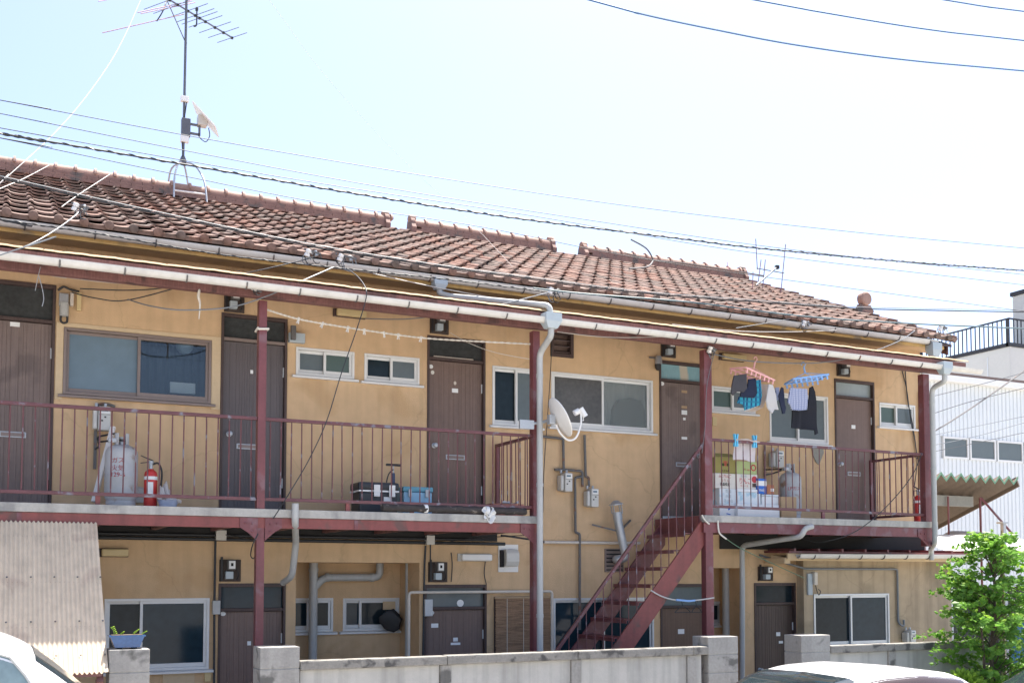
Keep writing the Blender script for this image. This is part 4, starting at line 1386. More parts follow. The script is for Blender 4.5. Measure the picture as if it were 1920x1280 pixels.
# ---- gas meters
def gas_meter(px, py, Y, label, wd=.16, h=.26):
    q = at(px, py, Y)
    t = thing('gas_meter', label, 'gas meter', (q.x, Y, q.z - h / 2), group='grey gas meters')
    MB().box(-wd / 2, -wd / 2 + .045, -.13, -.015, .01, h - .03).build('back_case', 'meter', t, bevel=.02)
    c = MB().box(-wd / 2 + .05, wd / 2, -.15, -.01, 0, h).build('case', 'meter', t, bevel=.012)
    MB().box(-wd / 2 + .06, wd / 2 - .008, -.156, -.1505, h * .70, h * .94).build('dial_frame', 'white', c, bevel=.003)
    MB().box(-wd / 2 + .068, wd / 2 - .03, -.158, -.1565, h * .78, h * .88).build('dial', 'frost_blue', c)
    MB().box(-wd / 2 + .052, wd / 2 - .002, -.152, -.1505, h * .645, h * .66).build('seam', 'iron', c)
    for (a, b) in ((.0, .40), (.03, .55)):
        MB().box(a - .008, a + .010, -.154, -.1505, h * b - .008, h * b + .008).build('screw', 'dark', c)
    for x in (-wd * .30, wd * .22):
        MB().tube([(x, -.07, h), (x, -.07, h + .04)], .016, 8).build('coupling', 'galv', t, smooth=True)
    return t


gas_meter(1053, 905, 0, 'left gas meter of the pair below the satellite dish', .155, .235)
gas_meter(1102, 934, 0, 'right, lower gas meter of the pair below the satellite dish', .155, .235)
gas_meter(189, 787, 0, 'gas meter on the wall above the left gas cylinder', .17, .25)
gas_meter(1448, 862, 0, 'gas meter on the wall behind the right gas cylinder', .17, .24)
gas_meter(1696, 1192, AY, 'small gas meter low on the annex wall', .15, .19)
# dark bracket and hose behind the left meter
q = at(178, 840, 0)
MB().bar((q.x, -.02, q.z - .22), (q.x, -.02, q.z + .42), .03, .03).build('gas_riser', 'iron', B)
pipe(smooth_path([at(178, 842, -.04), at(186, 835, -.05), at(184, 820, -.05), at(200, 815, -.1), at(218, 812, -.3)]), .010, 'black', 'gas_hose')
pipe(smooth_path([at(180, 760, -.03), at(196, 757, -.03), at(216, 762, -.03)]), .015, 'iron', 'gas_pipe')
pipe([at(1434, 890, -.03), at(1450, 887, -.05), at(1486, 873, -.45)], .011, 'iron', 'gas_hose')
pipe([at(1434, 835, -.03), at(1434, 950, -.03)], .014, 'iron', 'gas_pipe')


# ---- gas cylinders
def gas_cylinder(px, py, Y, z0, h, r, label, text):
    q = at(px, py, Y)
    t = thing('gas_cylinder', label, 'gas cylinder', (q.x, Y, z0), group='gas cylinders on the balconies')
    MB().lathe([(r * .86, 0), (r * .88, .02), (r * .90, .06), (r * .86, .07), (r * .96, .10), (r, .15), (r, h * .46), (r * 1.012, h * .465), (r * 1.012, h * .475), (r, h * .48), (r, h * .80), (r * .96, h * .86), (r * .82, h * .915), (r * .5, h * .95), (r * .3, h * .955)], (0, 0, 0), 36).build('tank', 'gas_grey', t, smooth=True)
    MB().lathe([(.03, h * .95), (.03, h * 1.0), (.018, h * 1.01), (.018, h * 1.05), (.035, h * 1.055), (.035, h * 1.075)], (0, 0, 0), 12).build('valve', 'galv', t, smooth=True)
    g_ = MB()
    n = 24
    z1, z2 = h * .95, h * 1.13
    for k in range(n):
        a0, a1 = 2 * math.pi * k / n, 2 * math.pi * (k + 1) / n
        if k in (4, 5, 6, 7, 16, 17, 18, 19):
            continue
        rr = r * .40
        g_.add([(rr * math.cos(a0), rr * math.sin(a0), z1), (rr * math.cos(a1), rr * math.sin(a1), z1), (rr * math.cos(a1), rr * math.sin(a1), z2), (rr * math.cos(a0), rr * math.sin(a0), z2)], [(0, 1, 2, 3)])
    g_.build('valve_guard', 'gas_grey', t, solid=.006)
    MB().tube(smooth_path([(0.03, 0, h * 1.02), (-.05, -.02, h * 1.03), (-.12, .05, h * 1.02), (-.2, .3, h * 1.04)]), .010, 8).build('regulator_hose', 'black', t, smooth=True)
    MB().box(-.13, -.05, -.045, .02, h * .985, h * 1.055).build('regulator', 'galv', t, bevel=.01)
    for i, (s, z) in enumerate(text):
        a = -math.pi / 2 - .30
        me = text_mesh(s, .062)
        # wrap the lettering round the tank
        for v in me.vertices:
            x, y_, d_ = v.co
            ang = a + x / r
            v.co = ((r + .0025) * math.cos(ang), (r + .0025) * math.sin(ang), z + y_)
        me.materials.clear()
        me.materials.append(M['redprint'])
        inst('lettering', me, t)
    return t


gas_cylinder(227, 900, -.62, ZS, .66, .158, 'tall grey gas cylinder with red lettering on the left balcony', (('ガス', .46), ('火気', .385), ('129-5', .32)))
gas_cylinder(1482, 930, -.55, ZSR, .68, .146, 'grey gas cylinder with rust band beside the stacked boxes', (('LPガス', .42),))


# ---- fire extinguishers
def extinguisher(px, Y, z0, label, r=.065, h=.40):
    q = at(px, 930, Y)
    t = thing('fire_extinguisher', label, 'fire extinguisher', (q.x, Y, z0), group='red fire extinguishers')
    MB().lathe([(r * .9, 0), (r, .012), (r, h * .84), (r * .9, h * .92), (r * .5, h * .98), (r * .35, h)], (0, 0, 0), 22).build('body', 'red', t, smooth=True)
    MB().lathe([(r * 1.01, h * .72), (r * 1.012, h * .725), (r * 1.012, h * .80), (r * 1.01, h * .805)], (0, 0, 0), 22).build('band', 'paper', t, smooth=True)
    lb = MB().grid(lambda u, v: ((r + .001) * math.cos(-2.2 + u * .9), (r + .001) * math.sin(-2.2 + u * .9), h * (.28 + v * .38)), 8, 1)
    lb.build('label', 'paper', t, smooth=True, recalc=False)
    MB().lathe([(.02, h), (.02, h + .05), (.028, h + .055), (.028, h + .08)], (0, 0, 0), 10).build('valve', 'galv', t, smooth=True)
    MB().bar((0.02, 0, h + .075), (-.10, -.01, h + .055), .022, .008).build('carry_handle', 'black', t)
    MB().bar((0.02, 0, h + .085), (-.10, -.01, h + .13), .022, .008).build('lever', 'black', t)
    MB().tube(smooth_path([(.02, 0, h + .05), (.07, 0, h + .06), (.105, 0, h - .02), (.10, 0, h * .6), (.085, 0, h * .4)]), .010, 8).build('hose', 'black', t, smooth=True)
    return t


extinguisher(282, -.66, ZS, 'red fire extinguisher beside the left gas cylinder')
extinguisher(1721, -.72, ZSR, 'red fire extinguisher in the right corner of the right balcony', .06, .40)
# ---- pipe leaning behind the cylinder, grey pot, basin with cloth
t = tag(MB().bar(at(176, 940, -.45), at(212, 800, -.18), .05, .03).build('leaning_board', 'white', bevel=.004), 'white board leaning on the wall left of the tall gas cylinder', 'board')
q = at(262, 900, -.3)
t = tag(MB().lathe([(.075, -.06), (.085, .02), (.085, .08), (.06, .10), (.03, .11)], (0, 0, 0), 16).build('wall_pot', 'meter', smooth=True, loc=(q.x, -.12, 3.02)), 'small grey round cap behind the left fire extinguisher', 'pot')
q = at(315, 945, -.75)
t = thing('wash_basin', 'pale blue basin filled with crumpled cloth beside the left extinguisher', 'basin', (q.x, -.75, ZS))
MB().lathe([(.075, 0), (.10, .075), (.108, .08), (.103, .084), (.07, .012)], (0, 0, 0), 24).build('bowl', 'basin', t, smooth=True)
rnd = random.Random(4)
MB().grid(lambda u, v: ((u - .5) * .24 * (1 - .3 * v), (v - .5) * .16, .07 + .14 * math.exp(-((u - .32) ** 2) * 8 - ((v - .5) ** 2) * 6) * (1 + .5 * math.sin(u * 23 + v * 11)) + .02 * math.sin(v * 25 + u * 9)), 22, 14).build('crumpled_cloth', 'cloth_white', t, smooth=True, recalc=False)

# ---- left balcony: cool boxes, pump, rolled mat, planter
q0, q1 = at(664, 940, -.6), at(740, 940, -.6)
wd = q1.x - q0.x
t = thing('cool_box', 'large charcoal cool box with white latches on the left balcony', 'cool box', ((q0.x + q1.x) / 2, -.60, ZS))
MB().box(-wd / 2 + .015, wd / 2 - .015, -.15, .17, 0.0, .24).build('body', 'cooler_black', t, bevel=.02)
MB().box(-wd / 2, wd / 2, -.165, .185, .262, .35).build('lid', 'cooler_black', t, bevel=.03)
MB().box(-wd / 2 + .004, wd / 2 - .004, -.161, .181, .241, .261).build('rim', 'white', t, bevel=.004)
for x in (-.03, wd / 2 - .09):
    MB().box(x - .035, x + .035, -.182, -.166, .19, .32).build('latch', 'white', t, bevel=.006)
MB().box(-.005 + .06, .10 + .04, -.154, -.1505, .13, .19).build('badge', 'paper', t)
q0, q1 = at(748, 935, -.45), at(804, 935, -.45)
wd = q1.x - q0.x
t = thing('cool_box', 'pale blue cool box with metal clasps next to the charcoal one', 'cool box', ((q0.x + q1.x) / 2, -.45, ZS))
MB().box(-wd / 2 + .01, wd / 2 - .01, -.13, .14, 0, .27).build('body', 'cooler_blue', t, bevel=.014)
MB().box(-wd / 2, wd / 2, -.14, .15, .272, .33).build('lid', 'cooler_teal', t, bevel=.014)
for x in (-wd * .28, wd * .28):
    MB().box(x - .02, x + .02, -.155, -.141, .21, .30).build('clasp', 'galv', t, bevel=.005)
text_part('ICE LAND', .055, t, (0.02, -.1315, .12), 'blueprint')
q = at(742, 920, -.8)
t = thing('bicycle_pump', 'upright dark blue bicycle pump with black T handle between the cool boxes', 'pump', (q.x, -.72, ZS))
MB().tube([(0, 0, .02), (0, 0, .46)], .019, 12).build('barrel', 'navy', t, smooth=True)
MB().box(-.09, .09, -.03, .03, 0, .02).build('foot', 'black', t, bevel=.004)
MB().tube([(0, 0, .46), (0, 0, .545)], .007, 8).build('rod', 'galv', t, smooth=True)
MB().tube([(-.085, 0, .55), (.085, 0, .55)], .014, 10).build('handle', 'black', t, smooth=True)
MB().tube(smooth_path([(-.02, 0, .05), (-.06, 0, .18), (-.085, -.01, .32), (-.06, -.01, .44), (-.005, -.01, .50)]), .007, 8).build('hose', 'black', t, smooth=True)
pa, pb = at(716, 953, -1.09), at(985, 962, -1.09)
pa.z = pb.z = ZS + .05
t = thing('rolled_mat', 'dark rolled mat tied with white cords lying along the balcony edge', 'mat', tuple(pa))
L_ = (pb - pa).length
mm = MB()
mm.tube([(L_ * k / 30, .008 * math.sin(k * 1.3), .004 * math.sin(k * 2.1)) for k in range(31)], [.040 + .003 * math.sin(k * 1.7) for k in range(31)], 14)
mm.build('roll', mat('dark_woven_mat', (0.045, 0.038, 0.036), .85, .5, 22, col2=(0.20, 0.17, 0.15), c2amt=.1, c2scale=14), t, smooth=True)
for f_ in (.29, .72):
    MB().tube([(L_ * f_ - .02, 0, 0), (L_ * f_ + .02, 0, 0)], .0475, 14).build('cord', 'bag', t, smooth=True)
q = at(912, 962, -1.1)
t = tag(MB().grid(lambda u, v: (q.x + (u - .5) * .14 + .03 * v, -1.13 - .03 * math.sin(u * 7 + v * 3) + .02 * math.sin(v * 12), ZS + .06 - v * .13 + .03 * math.sin(u * 9)), 12, 8).build('plastic_bag', 'bag', smooth=True, recalc=False, solid=.003), 'torn white plastic bag hanging over the slab edge at the mat', 'bag')
q0, q1 = at(920, 946, -.5), at(978, 950, -.5)
t = thing('planter_box', 'long terracotta planter behind the end railing of the left balcony', 'planter', ((q0.x + q1.x) / 2 - .02, -.5, ZS))
wd = q1.x - q0.x
MB().prism([(-.08, 0), (.08, 0), (.095, .15), (.105, .15), (.105, .17), (-.105, .17), (-.105, .15), (-.095, .15)], 'x', -wd / 2, wd / 2).build('trough', 'terracotta_box', t, bevel=.006)
MB().grid(lambda u, v: (-.05 + u * .22, -.04 + v * .12, .17 + .035 * math.sin(u * 8) * math.sin(v * 6) + .012), 10, 6).build('paper_scraps', 'bag', t, smooth=True, recalc=False)


# ---- right balcony: cartons and foam boxes
def carton(px0, px1, py0, py1, Y, dep, m, name, label, cat='box', lid=None, z0=None, z1=None, bev=.006, group='boxes stacked on the right balcony'):
    a, b = at(px0, py0, Y), at(px1, py1, Y)
    z_0 = b.z if z0 is None else z0
    z_1 = a.z if z1 is None else z1
    cx, wd, h = (a.x + b.x) / 2, (b.x - a.x), z_1 - z_0
    t = thing(name, label, cat, (cx, Y, z_0), group=group)
    if lid:
        MB().box(-wd / 2, wd / 2, 0, dep, 0, h * .80 - .002).build('body', m, t, bevel=bev)
        MB().box(-wd / 2 - .006, wd / 2 + .006, -.006, dep + .006, h * .80, h - .001).build('lid', lid, t, bevel=bev)
    else:
        MB().box(-wd / 2, wd / 2, 0, dep, 0, h - .001).build('body', m, t, bevel=bev)
        MB().box(-wd / 2 + .004, wd / 2 - .004, dep * .48, dep * .52, h - .0005, h + .0015).build('tape', 'carton_brown', t)
    return t, wd, h


ZF = ZSR
t, wd, h = carton(1349, 1384, 932, 967, -.80, .30, 'foam', 'foam_box', 'small white foam box with blue marks at the bottom left of the stack', z0=ZF, z1=ZF + .17)
MB().bar((-.04, -.002, .05), (.02, -.002, .04), .004, .012).build('print', 'blueprint', t)
MB().bar((-.01, -.002, .10), (.03, -.002, .13), .004, .02).build('print', 'blueprint', t)
zb = ZF + .17
t, wd, h = carton(1349, 1382, 918, 950, -.80, .28, 'foam_blue', 'foam_box', 'white foam box with pale blue print under the cream lettered carton', z0=zb, z1=zb + .20)
for k in range(3):
    text_part(('青森', '水産', 'さかな')[k], .05, t, (0, -.0025, .16 - k * .06), 'pipe_blue')
t, wd, h = carton(1383, 1462, 930, 972, -.86, .34, 'foam', 'foam_box', 'wide low white foam box at the bottom of the stack', z0=ZF, z1=ZF + .18)
t, wd, h = carton(1383, 1426, 905, 940, -.84, .30, 'foam_blue', 'foam_box', 'white foam box with blue smudges under the red-lettered apple carton', z0=ZF + .18, z1=ZF + .37, lid='foam')
t, wd, h = carton(1428, 1461, 905, 940, -.82, .28, 'foam', 'foam_box', 'white foam box with rounded lid under the blue milk carton', z0=ZF + .18, z1=ZF + .316, lid='foam_blue', bev=.014)
zc = ZF + .37
t, wd, h = carton(1339, 1379, 886, 915, -.80, .28, 'carton_white', 'carton', 'cream carton with red and black lettering left of the apple carton', z0=zb + .20, z1=zb + .20 + .195)
text_part('ふじりんご', .05, t, (0, -.0025, .155), 'redprint', sx=.8)
text_part('青 り ん', .045, t, (0, -.0025, .10), 'terracotta_box', sx=.8)
text_part('青森県産', .05, t, (0, -.0025, .05), 'dark', sx=.8)
t, wd, h = carton(1381, 1421, 885, 915, -.82, .30, 'carton_white', 'carton', 'white apple carton with bright pink red lettering and red apple print', z0=zc, z1=zc + .195)
text_part('りんご', .09, t, (-.035, -.0025, .10), 'redprint', sx=.75)
text_part('青森県', .035, t, (-.06, -.0025, .165), 'pipe_blue')
text_part('ジュース', .032, t, (-.05, -.0025, .04), 'redprint')
MB().lathe([(.001, -.002), (.04, -.001), (.045, 0), (.001, .001)], (wd / 2 - .055, -.002, .13), 16, axis=(0, -1, 0)).build('apple_print', 'redprint', t)
MB().box(wd / 2 - .09, wd / 2 - .02, -.003, -.0005, .03, .08).build('print', 'door_dark', t)
t, wd, h = carton(1341, 1379, 858, 886, -.78, .26, 'carton_olive', 'carton', 'olive green carton with open top flaps on top of the cream carton', z0=zb + .395, z1=zb + .395 + .21)
text_part('果', .08, t, (0, -.0025, .12), 'redprint')
text_part('●  ●', .05, t, (0, -.0025, .11), 'leaf_dark')
text_part('くだもの', .03, t, (0, -.0025, .035), 'dark')
MB().add([(-wd / 2, 0, h), (wd / 2, 0, h), (wd / 2 - .03, .05, h + .05), (-wd / 2 + .03, .05, h + .05)], [(0, 1, 2, 3)]).build('flap', 'carton_olive', t, solid=.004)
t, wd, h = carton(1381, 1419, 865, 885, -.80, .28, 'carton_green', 'carton', 'light green carton with red ring print under the hanging towel', z0=zc + .195, z1=zc + .195 + .17)
MB().tube([(wd / 2 - .055 + .036 * math.cos(a_ * .3927), -.001, .09 + .036 * math.sin(a_ * .3927)) for a_ in range(17)], .008, 5).build('ring_print', 'redprint', t)
text_part('!!  m', .045, t, (0.0, -.0025, .06), 'redprint')
zm = ZF + .316
t, wd, h = carton(1420, 1437, 893, 920, -.85, .10, 'carton_blue', 'milk_carton', 'blue and white milk carton standing on the foam box', z0=zm, z1=zm + .20)
MB().box(-wd / 2 - .001, wd / 2 + .001, -.002, .101, h * .52, h * .84).build('white_band', 'paper', t)
text_part('meiji', .058, t, (0, -.0035, h * .25), 'paper', sx=.9)
t, wd, h = carton(1438, 1452, 902, 920, -.80, .10, 'carton_orange', 'carton', 'small orange brown carton right of the blue milk carton', z0=zm, z1=zm + .13)
MB().box(.0, wd / 2 - .01, -.002, .0, .04, .08).build('label', 'paper', t)
t, wd, h = carton(1465, 1494, 930, 968, -.88, .12, 'carton_brown', 'carton', 'brown torn carton in front of the right gas cylinder', z0=ZF, z1=ZF + .29)
# hanging towel with two pegs
qa, qb = at(1384, 830, -1.09), at(1424, 836, -1.09)
zt = ZT2 + .03
t = tag(MB().grid(lambda u, v: (qa.x + u * (qb.x - qa.x) + .012 * math.sin(v * 5), -1.045 + (.045 if v > .03 else 0) - .07 * (v < .12) * (1 - v / .12) + .012 * math.sin(u * 14 + v * 3), zt - .0 - v * .25 + .012 * math.sin(u * 5)), 16, 16).build('towel', mat('faded_towel', (0.66, 0.60, 0.60), .9, .05, 9), smooth=True, recalc=False, solid=.004), 'faded pale towel pegged over the right balcony rail', 'towel')
for px, lb in ((1380, 'left sky-blue peg clamping the pale towel to the rail'), (1415, 'right sky-blue peg clamping the pale towel to the rail')):
    q = at(px, 825, -1.08)
    t = thing('clothes_peg', lb, 'clothes peg', (q.x, -1.075, ZT2 - .06), group='big blue pegs')
    for s in (-1, 1):
        MB().prism([(s * .006, 0), (s * .03, .005), (s * .022, .09), (s * .032, .16), (s * .012, .16), (s * .006, .09)], 'y', -.02, .02).build('jaw', 'peg_blue', t, bevel=.004)
    MB().tube([(0, -.024, .085), (0, .024, .085)], .016, 10).build('spring', 'galv', t, smooth=True)
# insulator stain / rag behind the railing
q = at(1533, 850, -.02)
t = tag(MB().prism([(q.x - .11, q.z + .12), (q.x + .10, q.z + .13), (q.x + .12, q.z + .02), (q.x + .03, q.z - .16), (q.x - .02, q.z - .13), (q.x - .08, q.z - .03)], 'y', -.018, -.004).build('dark_rag', 'steel_beam', bevel=.004), 'grey rag hung on the wall behind the right railing', 'rag')


# ---- laundry
def hanger_rack(px, py, Y, wd, dep, tilt, m, label, rz):
    q = at(px, py, Y)
    t = thing('drying_rack', label, 'drying rack', tuple(q), rz)
    t.rotation_euler = (tilt[0], tilt[1], rz)
    f = MB()
    a, b = wd / 2, dep / 2
    for p0, p1 in (((-a, -b), (a, -b)), ((a, -b), (a, b)), ((a, b), (-a, b)), ((-a, b), (-a, -b))):
        f.bar((*p0, 0), (*p1, 0), .016, .022)
    f.build('frame', m, t, bevel=.004)
    for k in range(4):
        x = -a + (k + 1) * wd / 5
        MB().bar((x, -b, 0), (x, b, 0), .007, .010).build('cross_bar', m, t)
    MB().bar((-a, 0, 0), (a, 0, 0), .008, .012).build('cross_bar', m, t)
    for sx_ in (-1, 1):
        for sy in (-1, 1):
            MB().tube([(sx_ * a, sy * b, 0), (0, 0, .085)], .0045, 6).build('stay', m, t)
    MB().tube([(0, 0, .085), (0, 0, .15), (0, 0, .165)], .011, 8).build('neck', m, t, smooth=True)
    MB().tube([(0 + .028 * math.sin(k * .5), 0, .20 - .028 * math.cos(k * .5)) for k in range(11)], .006, 8).build('hook', m, t, smooth=True)
    pg = MB().prism([(-.009, 0), (.009, 0), (.012, -.05), (.004, -.055), (-.004, -.055), (-.012, -.05)], 'y', -.004, .004).mesh('peg', m)
    for k in range(7):
        for sy in (-1, 1):
            inst('peg', pg, t, (-a + .03 + k * (wd - .06) / 6, sy * b, -.008))
    return t


YL = -1.22
cl = [(POSTS[3][1] - .04, -1.05, at(1340, 662, -1.05).z), (at(1400, 676, YL).x, YL, at(1400, 676, YL).z), (at(1500, 682, YL).x, YL, at(1500, 681, YL).z), (at(1560, 676, YL).x, YL, at(1560, 677, YL).z), (at(1615, 665, -1.1).x, -1.08, at(1615, 666, -1.1).z)]
tag(MB().tube(smooth_path(cl), .007, 6).build('clothes_line', 'wire_grey', smooth=True), 'grey blue clothes line sagging above the drying racks', 'clothes line')
hanger_rack(1411, 702, YL, .56, .26, (rad(6), rad(10), 0), 'pink', 'pink plastic drying rack with pegs hanging left of the blue one', rad(12))
hanger_rack(1512, 711, YL, .50, .26, (rad(-5), rad(-9), 0), 'hang_blue', 'blue plastic drying rack with pegs hanging right of the pink one', rad(-14))


def garment(outline, Y, m, name, label, thick=.02, wave=.012, cat='laundry'):
    """outline: pixel polygon (top edge first, clockwise); becomes a softly waved cloth with two layers"""
    pts = [at(px, py, Y) for px, py in outline]
    n = len(pts)
    cx = sum(p.x for p in pts) / n
    cz = sum(p.z for p in pts) / n
    bm = bmesh.new()
    vs = [bm.verts.new((p.x, Y, p.z)) for p in pts]
    bm.faces.new(vs)
    for cut in range(14):
        zz = min(p.z for p in pts) + (max(p.z for p in pts) - min(p.z for p in pts)) * (cut + .5) / 14
        bmesh.ops.bisect_plane(bm, geom=bm.verts[:] + bm.edges[:] + bm.faces[:], plane_co=(0, 0, zz), plane_no=(0, 0, 1))
    x0, x1 = min(p.x for p in pts), max(p.x for p in pts)
    for cut in range(12):
        xx = x0 + (x1 - x0) * (cut + .5) / 12
        bmesh.ops.bisect_plane(bm, geom=bm.verts[:] + bm.edges[:] + bm.faces[:], plane_co=(xx, 0, 0), plane_no=(1, 0, .05))
    ztop = max(p.z for p in pts)
    for v in bm.verts:
        dz = ztop - v.co.z
        v.co.y += wave * math.sin(v.co.x * 48 + dz * 6) * min(1, .3 + dz * 4) + wave * .8 * math.sin(v.co.x * 21 + 1.3)
    bmesh.ops.solidify(bm, geom=bm.faces[:], thickness=thick)
    bmesh.ops.recalc_face_normals(bm, faces=bm.faces)
    me = bpy.data.meshes.new(name)
    bm.to_mesh(me)
    bm.free()
    me.materials.append(M[m])
    for p in me.polygons:
        p.use_smooth = True
    me.set_sharp_from_angle(angle=rad(50))
    o = bpy.data.objects.new(name, me)
    COL.objects.link(o)
    return tag(o, label, cat, 'laundry on the drying racks')


garment([(1376, 704), (1398, 701), (1399, 728), (1393, 735), (1382, 734), (1375, 741), (1369, 738), (1371, 722)], YL - .12, 'cloth_grey', 'hanging_shorts', 'small charcoal shorts pegged at the left end of the pink rack')
garment([(1402, 711), (1415, 709), (1417, 738), (1412, 746), (1386, 744), (1388, 731), (1399, 728)], YL - .07, 'cloth_navy', 'hanging_shirt', 'plain dark navy garment above the teal plaid shorts')
garment([(1416, 713), (1424, 712), (1425, 742), (1422, 760), (1396, 769), (1390, 758), (1381, 755), (1385, 743), (1411, 747)], YL - .02, 'plaid_teal', 'hanging_shorts', 'teal and navy plaid shorts hanging on the pink rack')
garment([(1426, 720), (1440, 721), (1436, 742), (1430, 764), (1412, 772), (1398, 771), (1422, 762)], YL + .04, 'cloth_cream', 'hanging_shirt', 'cream garment between the plaid shorts and the white shirt')
garment([(1441, 720), (1448, 722), (1455, 748), (1458, 768), (1451, 767), (1446, 775), (1440, 765), (1434, 752)], YL - .10, 'cloth_white', 'hanging_shirt', 'bright white shirt hanging on the pink rack')
garment([(1451, 727), (1460, 726), (1461, 748), (1455, 752)], YL + .06, 'plaid_blue', 'hanging_cloth', 'small pale checked cloth behind the navy sock')
garment([(1463, 726), (1466, 728), (1468, 750), (1473, 764), (1471, 775), (1464, 776), (1461, 760), (1459, 742)], YL - .10, 'cloth_navy', 'hanging_sock', 'single long navy sock between the two drying racks')
garment([(1481, 727), (1512, 729), (1513, 752), (1511, 768), (1496, 770), (1486, 768), (1476, 754), (1479, 738)], YL - .10, 'plaid_blue', 'hanging_shorts', 'blue and white checked shorts hanging on the blue rack')
garment([(1516, 727), (1522, 724), (1526, 735), (1529, 776), (1533, 812), (1527, 815), (1525, 807), (1483, 802), (1483, 769), (1512, 769)], YL + .02, 'cloth_black', 'hanging_sweater', 'black sweater with one long sleeve hanging on the blue rack')
# peg rope on the left balcony
rp = [at(499, 580, -1.05), at(560, 598, -1.0), at(640, 612, -.9), (at(720, 624, -.8)), at(800, 634, -.8), at(900, 640, -.9), at(998, 645, -1.03)]
pth = smooth_path(rp, 26)
o = thing('peg_rope', 'twisted white rope strung between the two left red posts', 'rope', tuple(rp[0]))
for ph in (0, math.pi):
    MB().tube([p - rp[0] + Vector((0, .006 * math.sin(i * 1.1 + ph), .006 * math.cos(i * 1.1 + ph))) for i, p in enumerate(pth)], .0055, 5).build('strand', 'rope', o, smooth=True)
MB().tube([(POSTS[1][0] - .012, -1.112, 4.70), (POSTS[1][1] + .012, -1.112, 4.71), (POSTS[1][1] + .012, -.985, 4.71), (POSTS[1][0] - .012, -.985, 4.70), (POSTS[1][0] - .012, -1.112, 4.71)], .012, 6).build('knot', 'rope', thing('rope_knot', 'white rope wound round the second red post below the beam', 'rope'))
for i, (px, py) in enumerate(((560, 602), (606, 609), (652, 616), (683, 620), (719, 625), (746, 628), (790, 632))):
    k = min(range(len(pth)), key=lambda j: abs(proj(pth[j])[0] - px))
    q = pth[k]
    t = thing('clothes_peg', 'small white clothes peg on the twisted rope, number %s from the left' % ('one', 'two', 'three', 'four', 'five', 'six', 'seven')[i], 'clothes peg', (q.x, q.y, q.z), rad(random.uniform(-50, 50)), group='white pegs on the rope')
    tl = random.uniform(-.6, .6)
    for s in (-1, 1):
        pj = MB().prism([(s * .002, .018), (s * .012, .015), (s * .010, -.02), (s * .016, -.05), (s * .006, -.05), (s * .002, -.02)], 'y', -.006, .006)
        o = pj.build('jaw', 'white', t)
        o.rotation_euler = (0, tl, 0)
# frayed string hanging from the left beam
q = at(373, 560, -1.1)
t = tag(MB().tube(smooth_path([at(374, 542, -1.1), at(372, 556, -1.1), at(375, 570, -1.1), at(373, 598, -1.1)]), [.004 + .010 * math.sin(math.pi * min(1, k / 24) ** .5) for k in range(25)], 6).build('frayed_string', 'rope', smooth=True), 'frayed pale string hanging from the beam left of the second post', 'string')
t = tag(MB().tube(smooth_path([at(76, 500, -1.12), at(71, 520, -1.12), at(66, 545, -1.12)]), .004, 5).tube(smooth_path([at(72, 515, -1.12), at(79, 540, -1.12), at(82, 560, -1.12), at(79, 574, -1.12)]), .004, 5).build('wire_hook', 'galv', smooth=True), 'bent wire hooks dangling in front of the leftmost transom', 'hook')

# ---- satellite dish on the downpipe post
q = at(1043, 786, -1.35)
t = thing('satellite_dish', 'grey white satellite dish on a bracket arm beside the central downpipe', 'satellite dish', tuple(q))
bor = Vector((.86, -.16, .46)).normalized()
rot = bor.to_track_quat('Z', 'Y').to_matrix()
R_ = .235
dm = MB()
prof = [(R_ * k / 10, .055 * (k / 10) ** 2) for k in range(11)]
dm.lathe(prof + [(R_ + .006, .060), (R_ + .004, .050)] + [(r_, z_ - .008) for r_, z_ in prof[::-1]], (0, 0, 0), 40, axis=bor)
dm.build('reflector', 'white', t, smooth=True)
up = rot @ Vector((0, 1, 0))
if up.z > 0:
    up = -up
lnb = bor * .30 + up * .06
MB().tube(smooth_path([-bor * .03 + up * .05, up * .16 - bor * .03, up * .27 + bor * .02, up * .28 + bor * .12, up * .17 + bor * .24, lnb]), .011, 8).build('feed_arm', 'white', t, smooth=True)
l_ = MB().tube([lnb - up * .05 + bor * .02, lnb + up * .06 + bor * .03], .032, 12).build('feed_head', 'white', t, smooth=True)
MB().tube([lnb - bor * .075 - up * .03, lnb - bor * .01 - up * .03], .034, 14).build('feed_horn', 'white', t, smooth=True)
pc_ = Vector((dx, -1.2, q.z)) - q
MB().box(-.10, -.02, -.03, .04, -.06, .05).build('mount', 'galv', t, bevel=.01)
MB().tube([(-.06, 0, -.005), (pc_.x + .03, pc_.y, -.02), (pc_.x - .20, pc_.y + .10, -.06)], .018, 10).build('mast_arm', 'galv', t, smooth=True)
MB().box(pc_.x - .30, pc_.x - .12, .05, .08, -.12, -.02).build('clamp_plate', 'galv', t, bevel=.004)
MB().tube(smooth_path([lnb + up * .06, lnb + up * .10 - Vector((.02, 0, 0)), lnb + up * .085 - Vector((.05, 0, 0))]), .004, 6).build('coax', 'white', t, smooth=True)

